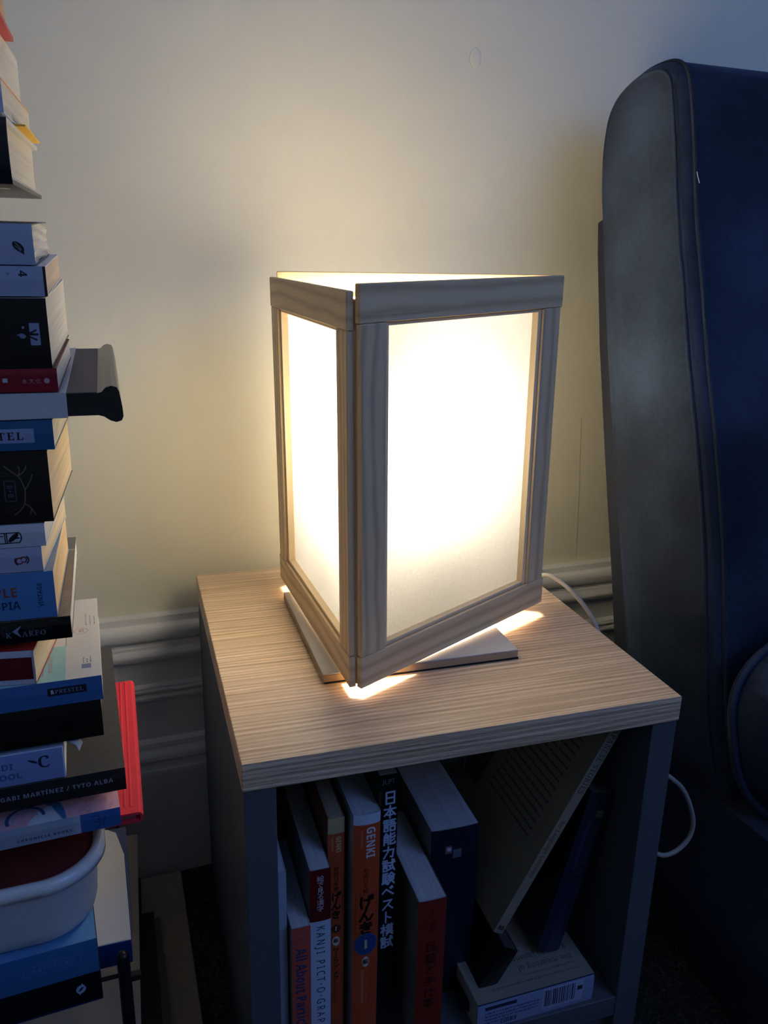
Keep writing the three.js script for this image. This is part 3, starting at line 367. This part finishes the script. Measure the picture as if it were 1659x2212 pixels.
// plastic food tub, lid up, between the books
{
  const t = thing('food_tub', 'translucent white plastic tub with a reddish lid squeezed between stacked books', 'tub');
  const rr = (w, d, r) => { const s = new THREE.Shape(), x = w / 2, y = d / 2; s.moveTo(-x + r, -y); s.lineTo(x - r, -y); s.absarc(x - r, -y + r, r, -Math.PI / 2, 0); s.lineTo(x, y - r); s.absarc(x - r, y - r, r, 0, Math.PI / 2); s.lineTo(-x + r, y); s.absarc(-x + r, y - r, r, Math.PI / 2, Math.PI); s.lineTo(-x, -y + r); s.absarc(-x + r, -y + r, r, Math.PI, 1.5 * Math.PI); return s.getPoints(14); };
  function loft(rings) { const v = [], ix = [], n = rings[0][0].length; rings.forEach(([pts, y]) => pts.forEach((p) => v.push(p.x, y, p.y))); for (let k = 0; k + 1 < rings.length; k++) for (let i = 0; i < n; i++) { const a = k * n + i, b = k * n + (i + 1) % n; ix.push(a, b, a + n, b, b + n, a + n); } const g = new THREE.BufferGeometry(); g.setAttribute('position', new THREE.Float32BufferAttribute(v, 3)); g.setIndex(ix); g.computeVertexNormals(); return g; }
  const W = 0.17, D = 0.125;
  const white = phys({ color: lin(0.62, 0.66, 0.70), roughness: 0.35, transmission: 0.25, thickness: 0, side: THREE.DoubleSide });
  part('bowl', loft([[rr(W - 0.09, D - 0.08, 0.02), 0.0004], [rr(W - 0.03, D - 0.024, 0.036), 0.0006], [rr(W - 0.022, D - 0.016, 0.040), 0.004], [rr(W - 0.018, D - 0.012, 0.041), 0.012], [rr(W - 0.012, D - 0.008, 0.043), 0.052]]), white, t);
  part('rim', loft([[rr(W - 0.012, D - 0.008, 0.043), 0.050], [rr(W, D, 0.046), 0.051], [rr(W, D, 0.046), 0.056], [rr(W - 0.003, D - 0.003, 0.045), 0.0595], [rr(W - 0.009, D - 0.009, 0.043), 0.0605], [rr(W - 0.015, D - 0.015, 0.041), 0.0595], [rr(W - 0.018, D - 0.018, 0.040), 0.056]]), std({ color: lin(0.74, 0.76, 0.76), roughness: 0.3, side: THREE.DoubleSide }), t);
  const lid = loft([[rr(W - 0.018, D - 0.018, 0.040), 0.0562], [rr(W - 0.06, D - 0.05, 0.028), 0.0568], [rr(W - 0.12, D - 0.09, 0.012), 0.0570], [rr(0.02, 0.014, 0.004), 0.0571], [rr(0.0008, 0.0006, 0.0002), 0.0571]]);
  part('lid', lid, std({ color: lin(0.16, 0.035, 0.03), roughness: 0.22, side: THREE.DoubleSide }), t);
  const raised = part('clip', slab(-0.080, -0.05, 0.057, 0.0858, -0.040, -0.015, 0.004), std({ color: lin(0.2, 0.05, 0.04), roughness: 0.4 }), t); raised.userData.label = 'raised back edge of the lid';
  t.position.set(-0.1885, 0.3216, 0.4015);
}
lay(book({ label: 'thick blue hardback with a thin outlined title box, under the plastic tub', L: 0.24, T: 0.0308, D: 0.17, hard: true, bulge: 0.001, page: '#d8d4cc', cover: '#5c90c0', spine: print(240, 30.8, '#31669e', (g) => { g.strokeStyle = '#5f86b8'; g.lineWidth = 0.35; g.strokeRect(-52, 9.5, 40, 8.6); word(g, 'BATSFORD', -16.4, 14.0, 4.7, '#5f86b8', { spread: 0.22 }); }) }), -0.1156, 0.2906, ZS, 0.05);
lay(book({ label: 'black book with a pale ring of two dolphins at the end of its spine', L: 0.24, T: 0.0270, D: 0.17, page: '#b8b4ac', cover: fullBlack, spine: print(240, 27, '#0b0c10', (g) => { g.fillStyle = '#9fb0d0'; g.save(); g.translate(-15, 11.5); for (const a of [0, Math.PI]) { g.save(); g.rotate(a); g.beginPath(); g.moveTo(-3.6, 1.4); g.quadraticCurveTo(-3.8, -3.4, 0.4, -4.0); g.lineTo(1.2, -5.4); g.lineTo(1.9, -3.6); g.quadraticCurveTo(3.4, -2.6, 3.0, -0.6); g.quadraticCurveTo(1.2, -2.6, -0.4, -0.8); g.quadraticCurveTo(-1.6, 1.8, -3.6, 1.4); g.fill(); g.restore(); } g.restore(); g.fillStyle = '#0f2550'; g.fillRect(-240, 25, 240, 2); }) }), -0.1149, 0.2633, ZS, 0.05);
{
  const t = book({ label: 'white-covered book with a clipped corner and navy spine low in the stack', L: 0.22, T: 0.0240, D: 0.15, page: '#cfcabc', cover: '#15356e', spine: '#15356e' });
  const s = new THREE.Shape([[-0.215, 0], [0, 0], [-0.003, 0.108], [-0.010, 0.142], [-0.018, 0.149], [-0.040, 0.149], [-0.215, 0.149]].map((p) => new THREE.Vector2(...p))); const g = new THREE.ExtrudeGeometry(s, { depth: 0.0009, bevelEnabled: false }); g.rotateX(-Math.PI / 2); g.translate(0, 0.0241, 0);
  part('white_jacket', uvBox(g), plain('#dcd8ce', 0.7), t); lay(t, -0.0912, 0.2370, 0.405, -0.03);
}
// black wire rack that carries the stack, and the flat things beneath it
{
  const t = thing('wire_rack', 'black wire rack with rounded posts carrying the lower stack of books', 'rack'), m = std({ color: lin(0.012, 0.012, 0.013), roughness: 0.35, metalness: 0.2 });
  for (const [x, z] of [[0, 0], [0, -0.26], [-0.30, 0], [-0.30, -0.26]]) { const g = new THREE.CapsuleGeometry(0.0052, (x || z ? 0.118 : 0.148), 6, 16); g.translate(x, (x || z ? 0.118 : 0.148) / 2 + 0.0052, z); part('post', g, m, t); }
  for (let i = 0; i < 12; i++) part('wire', tube([[-0.30, 0.1235, -0.012 - i * 0.0215], [0, 0.1235, -0.012 - i * 0.0215]], 0.0018, 4, 8), m, t);
  for (const x of [-0.30, 0]) part('side_rail', tube([[x, 0.1235, 0], [x, 0.1235, -0.26]], 0.0022, 4, 8), m, t);
  part('peg', slab(0.002, 0.013, 0.128, 0.134, -0.003, 0.003, 0.001), m, t);
  lay(t, -0.0985, 0.1115, 0.425);
}
lay(book({ name: 'art_book', label: 'broad beige book with a thin dark edge lying under the wire rack', L: 0.30, T: 0.070, D: 0.33, hard: true, page: '#9a9182', cover: '#a79d8d', spine: '#23211f', under: '#191817' }), -0.0920, 0.0400, 0.402, -0.056);
{
  const f = thing('document_folder', 'black folder with frayed paper along its edge on the floor', 'folder');
  part('cover', slab(-0.33, 0, 0, 0.012, -0.34, 0, 0.001), plain('#0e0e10', 0.6), f);
  const fr = []; for (let i = 0; i < 60; i++) fr.push(slab(-0.05, -0.001 + 0.006 * rnd(), 0.0125 + 0.0002 * i, 0.0127 + 0.0002 * i, -0.335 + 0.2 * rnd(), -0.002 - 0.06 * rnd(), 0.00008));
  part('paper_edges', mergeGeometries(fr), plain('#6c665c', 0.9), f);
  part('back', slab(-0.33, -0.004, 0.0272, 0.0288, -0.34, 0, 0.0006), plain('#0e0e10', 0.6), f);
  lay(f, -0.069, 0.0105, 0.472, -0.03);
}
{
  const bd = thing('mount_board', 'large grey-beige board lying on the carpet beneath the stack', 'board');
  part('sheet', slab(-0.34, 0, 0, 0.0095, -0.40, 0, 0.001), plain('#a49a8c', 0.85), bd); lay(bd, -0.0285, 0.0005, 0.4365, -0.02);
}
{
  const t = thing('book_tower', 'slim white metal book tower standing at the left wall behind the stack', 'shelf'), m = std({ color: lin(0.7, 0.7, 0.7), roughness: 0.4 });
  part('column', slab(-0.03, 0.03, 0.006, 1.25, -0.015, 0.015, 0.003), m, t); part('base_plate', slab(-0.11, 0.06, 0, 0.006, -0.05, 0.05, 0.002), m, t);
  part('shelf_plate', slab(-0.03, 0.30, 0.8440, 0.8478, 0.005, 0.20, 0.001), m, t); lay(t, -0.47, 0, 0.24);
}

// --- the row of books inside the table (table axes; FL is the shelf's upper face)
const FL = 0.0922, ROW = 'books standing inside the table';
// stands a book on the shelf, spine to the front: x is its left side, z its spine, lean tips it to the right
function stand(t, x, z, { y = FL, lean = 0, yaw = 0 } = {}) { onTable(t, x, y, z, yaw); t.rotation.z = -Math.PI / 2 - lean; return t; }
stand(book({ name: 'booklet', label: 'thin white booklet with curling cover against the left panel of the table', L: 0.225, T: 0.0072, D: 0.17, page: '#dfe3e6', cover: '#c3ccd6', spine: '#a8b4c4', sag: 0.003 }), 0.0285, -0.014);
stand(book({ label: 'short orange-pink paperback about particles with blue lettering on its spine', L: 0.172, T: 0.0166, D: 0.115, page: '#dde0e2', cover: '#b9b2b0', spine: print(172, 16.6, '#b4534a', (g) => { word(g, 'All About Particles', -150, 8.8, 13, '#28406e', { align: 'left', weight: 'bold', squeeze: 0.86 }); word(g, 'A', -165, 9, 4.5, '#c87868', { align: 'left' }); }) }), 0.0380, -0.005);
stand(book({ label: 'white kanji picture book with a dark red top to its spine', L: 0.222, T: 0.0188, D: 0.178, page: '#dfe1e4', cover: '#58504a', spine: print(222, 18.8, '#bccbe2', (g) => { g.fillStyle = '#5a1014'; g.fillRect(-222, 0, 54, 18.8); kanji(g, '絵で見る漢字', -216, 9.4, 6.4, '#c9c6c6', { weight: 10, pitch: 0.98 }); word(g, 'KANJI PICT·O·GRAPHIX', -163, 9.2, 10.4, '#1a2032', { align: 'left', spread: 0.24, squeeze: 0.85 }); }) }), 0.0553, -0.012);
const genki = (g, T, s) => { g.fillStyle = '#c6b08a'; };
stand(book({ label: 'slim orange language workbook with a cream top to its spine', L: 0.257, T: 0.0150, D: 0.178, page: '#b8a98c', cover: '#8a4a2c', spine: print(257, 15, '#b4502e', (g) => {
  g.fillStyle = '#b9a87e'; g.fillRect(-257, 0, 16, 15); word(g, 'GENKI', -238, 5.6, 6.6, '#cbb88e', { align: 'left', weight: 'bold', squeeze: 0.85 }); word(g, 'THIRD EDITION', -238, 11, 2.1, '#cbb88e', { align: 'left' }); kanji(g, '初級日本語', -206, 7.5, 5.0, '#3a1410', { weight: 10 }); g.strokeStyle = '#7a2c1c'; g.lineWidth = 0.5; g.strokeRect(-179, 1.6, 31, 11.6); kanji(g, 'げんき', -178, 7.5, 9.2, '#17100e', { weight: 16 });
  g.fillStyle = '#4a2a22'; g.beginPath(); g.arc(-138, 7.5, 4.4, 0, 7); g.fill(); word(g, 'I', -138, 7.5, 6, '#d8c9a8', { align: 'center', weight: 'bold', turn: -Math.PI / 2 }); g.fillStyle = '#d0ccbc'; g.beginPath(); g.ellipse(-124, 7.5, 5.4, 3.6, 0, 0, 7); g.fill(); kanji(g, '解', -127, 7.5, 5, '#222', {}); kanji(g, 'ワークブック', -116, 7.5, 6.0, '#2a120e', { weight: 12 }); word(g, 'WORKBOOK', -76, 9, 4.2, '#5c281c', { align: 'left' }); }) }), 0.0757, -0.030, { y: FL });
stand(book({ label: 'thick orange language textbook with a white top and a blue oval on its spine', L: 0.2625, T: 0.0245, D: 0.178, page: '#d6dade', bulge: 0.0025, cover: '#c3c6cc', spine: print(262.5, 24.5, '#b84e2c', (g) => {
  g.fillStyle = '#c2d0e6'; g.fillRect(-262.5, 0, 10, 24.5); word(g, 'GENKI', -250, 9.2, 11.5, '#cfd6de', { align: 'left', weight: 'bold', squeeze: 0.92 }); word(g, 'THIRD EDITION', -247, 17.2, 2.6, '#c99a80', { align: 'left' }); kanji(g, '初級日本語', -207, 13, 5.2, '#4a1c14', { weight: 9 }); g.strokeStyle = '#7c2c1a'; g.lineWidth = 0.5; g.strokeRect(-178.5, 2.6, 42.5, 19.4); kanji(g, 'げんき', -177, 12.2, 14.2, '#140f0e', { weight: 17, pitch: 1.0 });
  g.fillStyle = '#2b4a86'; g.beginPath(); g.ellipse(-123, 12.2, 12, 10.8, 0, 0, 7); g.fill(); g.strokeStyle = '#54648e'; g.lineWidth = 0.8; g.stroke(); g.fillStyle = '#c2b48e'; g.fillRect(-128, 10.9, 10, 2.6); g.fillStyle = '#d0c8b4'; g.beginPath(); g.ellipse(-103, 12.2, 6, 3.4, 0, 0, 7); g.fill(); kanji(g, '解', -106, 12.2, 6, '#222', {}); word(g, 'AN INTEGRATED COURSE IN', -94, 8.2, 3.4, '#7c3422', { align: 'left' }); word(g, 'ELEMENTARY JAPANESE', -94, 15, 3.8, '#c9a58c', { align: 'left' }); }) }), 0.0963, -0.020);
stand(book({ label: 'tall black exam book with large white Japanese characters on its spine', L: 0.292, T: 0.0182, D: 0.2, page: '#c9c4b6', cover: '#1a1a1c', spine: print(292, 18.2, '#0e0f12', (g) => { word(g, 'JLPT', -285, 9.1, 6.2, '#8f98ac', { align: 'center', turn: -Math.PI / 2 }); kanji(g, '日本語能力試験ベスト模試', -275, 7.4, 13.6, '#b9c6e0', { weight: 14, pitch: 1.06, wide: 0.92 }); word(g, 'The Best Practice Tests for the', -276, 16.6, 3.0, '#8f7e4a', { align: 'left' }); }) }), 0.1212, -0.030);
stand(book({ label: 'red-brown pocket paperback with dark Japanese characters on its spine', L: 0.1705, T: 0.0272, D: 0.128, page: '#dfe3e6', bulge: 0.0015, cover: print(170, 128, '#6f675c', (g) => { g.fillStyle = '#8b8274'; g.fillRect(-40, 20, 30, 40); for (let i = 0; i < 3; i++) kanji(g, '民藝と', -150 + 40 * i, 60 + 8 * i, 7, '#39332c', { weight: 8 }); }, 512), under: print(170, 128, '#7b746a', (g) => { kanji(g, '手仕事', -120, 96, 9, '#4a443c', { weight: 8 }); kanji(g, '民藝', -96, 60, 9, '#4a443c', { weight: 8 }); g.strokeStyle = '#5d564c'; g.lineWidth = 0.8; g.strokeRect(-165, 6, 60, 40); }, 512), spine: print(170, 27.2, '#7c2a22', (g) => { g.fillStyle = '#b2a894'; g.fillRect(-6, 6, 6, 10); kanji(g, '手仕事文', -160, 14, 6.6, '#451814', { weight: 9 }); kanji(g, '民藝と手仕事', -124, 14, 12, '#3a1310', { weight: 10, pitch: 1.1 }); }) }), 0.1535, -0.005, {});
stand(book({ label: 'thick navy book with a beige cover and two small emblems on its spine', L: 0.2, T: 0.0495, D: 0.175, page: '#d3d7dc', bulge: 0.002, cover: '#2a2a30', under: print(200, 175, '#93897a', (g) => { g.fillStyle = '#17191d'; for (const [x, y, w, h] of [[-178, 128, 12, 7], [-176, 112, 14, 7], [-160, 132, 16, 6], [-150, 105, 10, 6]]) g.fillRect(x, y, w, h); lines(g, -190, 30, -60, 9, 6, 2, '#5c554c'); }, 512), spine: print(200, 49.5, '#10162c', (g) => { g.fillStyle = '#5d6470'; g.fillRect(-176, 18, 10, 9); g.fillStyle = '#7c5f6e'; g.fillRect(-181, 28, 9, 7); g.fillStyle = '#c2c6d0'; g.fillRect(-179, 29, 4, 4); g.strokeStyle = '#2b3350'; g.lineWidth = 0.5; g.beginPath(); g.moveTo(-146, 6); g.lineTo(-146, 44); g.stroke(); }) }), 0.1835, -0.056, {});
{
  const bar = book({ label: 'white-covered guide book lying flat with a barcode on its spine', L: 0.129, T: 0.0335, D: 0.16, page: '#c8c4ba', bulge: 0.001, cover: print(129, 160, '#8e877b', (g) => { g.translate(-64.5, 80); g.rotate(Math.PI); g.translate(64.5, -80); word(g, 'guide to Japanese', -118, 40, 9, '#4b453c', { align: 'left' }); word(g, 'the meaning of', -118, 28, 9, '#4b453c', { align: 'left' }); lines(g, -118, 12, -20, 2, 7, 2, '#6d665c'); }, 512), spine: print(129, 33.5, '#8f9cc0', (g) => {
    g.fillStyle = '#2e3450'; g.fillRect(-129, 0, 129, 1.5); g.fillRect(-121, 5, 34, 4); lines(g, -121, 12, -62, 4, 4, 2.2, '#55608a'); g.fillStyle = '#a9b2ce'; g.fillRect(-58, 3, 46, 26); g.fillStyle = '#232842'; let x = -56; while (x < -22) { const w = 0.4 + 1.1 * rnd(); g.fillRect(x, 5, w, 20); x += w + 0.5 + 0.9 * rnd(); } word(g, 'cui83', -86, 28, 7, '#1d2238', { weight: 'bold' }); g.fillRect(-19, 10, 6, 5); }) });
  onTable(bar, 0.3470, FL, -0.006, 0.02);
}
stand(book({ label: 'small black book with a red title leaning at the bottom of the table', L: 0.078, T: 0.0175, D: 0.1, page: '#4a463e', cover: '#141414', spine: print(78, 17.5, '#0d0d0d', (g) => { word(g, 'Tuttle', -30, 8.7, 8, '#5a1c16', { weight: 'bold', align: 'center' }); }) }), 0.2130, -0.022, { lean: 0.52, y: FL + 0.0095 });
stand(book({ label: 'beige story book leaning steeply to the right with its title along the spine', L: 0.250, T: 0.0112, D: 0.135, page: '#b9ae96', cover: '#7a7264', under: print(256, 135, '#8a8270', (g) => { g.translate(-95, 18); g.rotate(Math.PI / 2); lines(g, 0, 0, 92, 17, 8.2, 2.6, '#4d463a'); }, 1024), spine: print(256, 11.2, '#8d8574', (g) => { word(g, 'JAPANESE STORIES', -246, 6, 9, '#2e2920', { align: 'left', font: 'serif', squeeze: 0.85, spread: 0.06 }); word(g, 'for Language Learners', -136, 6, 7, '#2e2920', { align: 'left', font: 'serif', squeeze: 0.9 }); g.fillStyle = '#4f4a40'; g.fillRect(-9, 2, 5, 7); }) }), 0.2425, -0.030, { lean: 0.478, y: 0.1835 });
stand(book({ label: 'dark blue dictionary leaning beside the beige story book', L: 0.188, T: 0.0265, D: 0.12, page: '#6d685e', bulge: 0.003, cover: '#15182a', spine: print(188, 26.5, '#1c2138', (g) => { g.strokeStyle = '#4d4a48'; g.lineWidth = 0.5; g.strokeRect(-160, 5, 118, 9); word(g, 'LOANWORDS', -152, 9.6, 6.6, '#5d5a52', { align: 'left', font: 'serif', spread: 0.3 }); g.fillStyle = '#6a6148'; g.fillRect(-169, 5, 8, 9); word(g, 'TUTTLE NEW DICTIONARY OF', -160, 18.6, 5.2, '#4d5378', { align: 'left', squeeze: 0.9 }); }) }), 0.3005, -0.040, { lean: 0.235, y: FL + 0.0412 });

// ------------------------------------------------------------------ the sofa
const velvetTex = tex(512, 512, (u, v) => { const n = fbm(u * 4, v * 4, 4, 4, 4), f = fbm(u * 110, v * 110, 110, 110, 2), t = 0.72 + 0.75 * (n - 0.5) + 0.10 * (f - 0.5); return [0.25 * t, 0.305 * t, 0.40 * t]; });
const velvetBump = tex(512, 512, (u, v) => 0.8 * fbm(u * 5, v * 5, 5, 5, 3) + 0.2 * fbm(u * 150, v * 150, 150, 150, 2), false);
const mVelvet = phys({ map: velvetTex, roughness: 0.85, bumpMap: velvetBump, bumpScale: 0.0012, sheen: 1, sheenRoughness: 0.45, sheenColor: lin(0.28, 0.38, 0.54), specularIntensity: 0.3 });
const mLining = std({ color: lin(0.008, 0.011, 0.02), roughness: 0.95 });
{
  const t = thing('sofa', 'tall navy velvet sofa back with piped edges beside the table', 'sofa'), XL = 0.53;
  t.position.set(XL, 0, 0.4);
  const prof = [[0.398, 0.235], [0.372, 0.33], [0.346, 0.44], [0.328, 0.52], [0.298, 0.62], [0.267, 0.71], [0.244, 0.785], [0.220, 0.86], [0.200, 0.94], [0.187, 0.985], [0.176, 1.012], [0.156, 1.025], [0.118, 1.026], [0.088, 1.018], [0.064, 1.004], [0.050, 0.985], [0.044, 0.95], [0.047, 0.90], [0.063, 0.83], [0.091, 0.71], [0.130, 0.57], [0.175, 0.42], [0.210, 0.30], [0.232, 0.225]];
  const curve = new THREE.CatmullRomCurve3(prof.map(([z, y]) => new THREE.Vector3(0, y, z)), true, 'centripetal'), P = curve.getPoints(160), cz = 0.20, cy = 0.66;
  // side, padded front and back as rings that shrink towards the padded end face
  const inset = (d) => P.map((p, i) => { const a = P[(i + P.length - 3) % P.length], b = P[(i + 3) % P.length], tz = b.z - a.z, ty = b.y - a.y, l = Math.hypot(tz, ty) || 1; let nz = -ty / l, ny = tz / l; if (nz * (p.z - cz) + ny * (p.y - cy) > 0) { nz = -nz; ny = -ny; } return [p.z + nz * d, p.y + ny * d]; });
  const mA = [0.116, 0.955], mB = [0.292, 0.30], ml2 = (mB[0] - mA[0]) ** 2 + (mB[1] - mA[1]) ** 2;      // spine of the padded end face
  const toward = (s) => inset(0).map(([z, y]) => { const f = Math.max(0, Math.min(1, ((z - mA[0]) * (mB[0] - mA[0]) + (y - mA[1]) * (mB[1] - mA[1])) / ml2)); return [z + (mA[0] + f * (mB[0] - mA[0]) - z) * s, y + (mA[1] + f * (mB[1] - mA[1]) - y) * s]; });
  const rings = [...[[0.62, -0.0018], [0.46, 0.0], [0.32, 0.0022], [0.22, 0.0046], [0.165, 0.0066], [0.14, 0.0056], [0.12, 0.0058]].map(([s, x]) => toward(s).map(([z, y]) => [x, y, z - 0.4])), ...[[0.006, 0.009], [0.003, 0.013], [0.001, 0.019], [0, 0.028], [0, 0.15], [0, 0.6], [0, 1.5]].map(([d, x]) => inset(d).map(([z, y]) => [x, y, z - 0.4]))];
  const n = rings[0].length - 1, v = [], ix = []; rings.forEach((r) => r.slice(0, n).forEach((q) => v.push(...q)));
  for (let k = 0; k + 1 < rings.length; k++) for (let i = 0; i < n; i++) { const a = k * n + i, b = k * n + (i + 1) % n; ix.push(a, a + n, b, b, a + n, b + n); }
  const g = new THREE.BufferGeometry(); g.setAttribute('position', new THREE.Float32BufferAttribute(v, 3)); g.setIndex(ix); g.computeVertexNormals(); g.deleteAttribute('uv');
  const flatEnd = new THREE.ShapeGeometry(new THREE.Shape(rings[0].slice(0, n).map((q) => new THREE.Vector2(q[2], q[1])))); flatEnd.rotateY(-Math.PI / 2); flatEnd.deleteAttribute('uv');   // shape x becomes z
  { const fp = flatEnd.attributes.position; for (let i = 0; i < fp.count; i++) fp.setX(i, rings[0][0][0]); flatEnd.computeVertexNormals(); const fn = flatEnd.attributes.normal; for (let i = 0; i < fn.count; i++) fn.setXYZ(i, -1, 0, 0); }
  part('back', uvBox(mergeGeometries([g.toNonIndexed(), flatEnd.toNonIndexed()]), 0.55, 0.55, 0.55), mVelvet, t);
  const seam = (d, x, i0, i1, r) => { const q = inset(d).slice(i0, i1).filter((_, i) => i % 2 === 0).map(([z, y]) => [x, y, z - 0.4]); return tube(q, r, 160, 8); };
  part('piping', uvBox(seam(0.0005, 0.0215, 3, 122, 0.0030), 0.55, 0.55, 0.55), mVelvet, t);
  part('piping', uvBox(seam(0.0115, 0.0052, 3, 74, 0.0022), 0.55, 0.55, 0.55), mVelvet, t);
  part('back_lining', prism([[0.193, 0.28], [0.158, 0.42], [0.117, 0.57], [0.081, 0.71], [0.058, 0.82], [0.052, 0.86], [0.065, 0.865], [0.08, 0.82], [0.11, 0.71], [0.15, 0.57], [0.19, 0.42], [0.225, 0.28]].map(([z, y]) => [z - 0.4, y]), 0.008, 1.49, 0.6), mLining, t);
  const seat = prism([[0.30 - 0.4, 0.09], [0.325 - 0.4, 0.072], [0.372 - 0.4, 0.045], [0.415 - 0.4, 0.022], [0.48 - 0.4, 0.006], [0.95 - 0.4, 0.004], [1.0 - 0.4, 0.04], [1.01 - 0.4, 0.15], [0.99 - 0.4, 0.22], [0.94 - 0.4, 0.245], [0.60 - 0.4, 0.25], [0.40 - 0.4, 0.245], [0.31 - 0.4, 0.235], [0.285 - 0.4, 0.16]], 0.004, 1.5, 0.7);
  part('lint', tube([[0.0200, 0.908, -0.1885], [0.0206, 0.903, -0.1868], [0.0224, 0.897, -0.1852]], 0.0005, 8, 6), std({ color: '#e8e8e8', roughness: 0.8 }), t).userData.label = 'short white thread';
  part('seat', uvBox(seat, 0.55, 0.55, 0.55), mVelvet, t);
  for (const z of [0.16, -0.12]) part('foot', slab(1.40, 1.46, 0, 0.02, z - 0.4 + 0.35, z - 0.4 + 0.41, 0.004), mLining, t);
}
{
  const t = thing('cushion', 'puffy navy velvet cushion with piped edge sitting against the sofa back', 'cushion');
  const N = 40, v = [], ix = [], W = 0.232, Hh = 0.118, K = 0.07, e = 2.9;
  const rim = (a) => { const c = Math.cos(a), s = Math.sin(a), r = Math.pow(Math.pow(Math.abs(c), e) + Math.pow(Math.abs(s), e), -1 / e); return [W * c * r, Hh * s * r]; };
  for (const side of [1, -1]) { const o = v.length / 3; for (let k = 0; k <= 14; k++) for (let i = 0; i < N * 2; i++) { const f = k / 14, [x, y] = rim(i / (N * 2) * 2 * Math.PI); v.push(x * f, y * f, side * K * Math.pow(1 - Math.pow(f, 2.6), 0.62)); } for (let k = 0; k < 14; k++) for (let i = 0; i < N * 2; i++) { const a = o + k * N * 2 + i, b = o + k * N * 2 + (i + 1) % (N * 2); side > 0 ? ix.push(a, a + N * 2, b, b, a + N * 2, b + N * 2) : ix.push(a, b, a + N * 2, b, b + N * 2, a + N * 2); } }
  const g = new THREE.BufferGeometry(); g.setAttribute('position', new THREE.Float32BufferAttribute(v, 3)); g.setIndex(ix); g.computeVertexNormals(); part('body', uvBox(g, 0.55, 0.55, 0.55), mVelvet, t);
  const loop = []; for (let i = 0; i <= 72; i++) { const [x, y] = rim(i / 72 * 2 * Math.PI); loop.push([x * 1.012, y * 1.012, 0]); } part('piping', uvBox(tube(loop, 0.0045, 200, 8), 0.55, 0.55, 0.55), mVelvet, t);
  t.position.set(0.756, 0.350, 0.452); t.rotation.set(-0.30, -0.20, 0.03);
}

renderer.render(scene, camera);
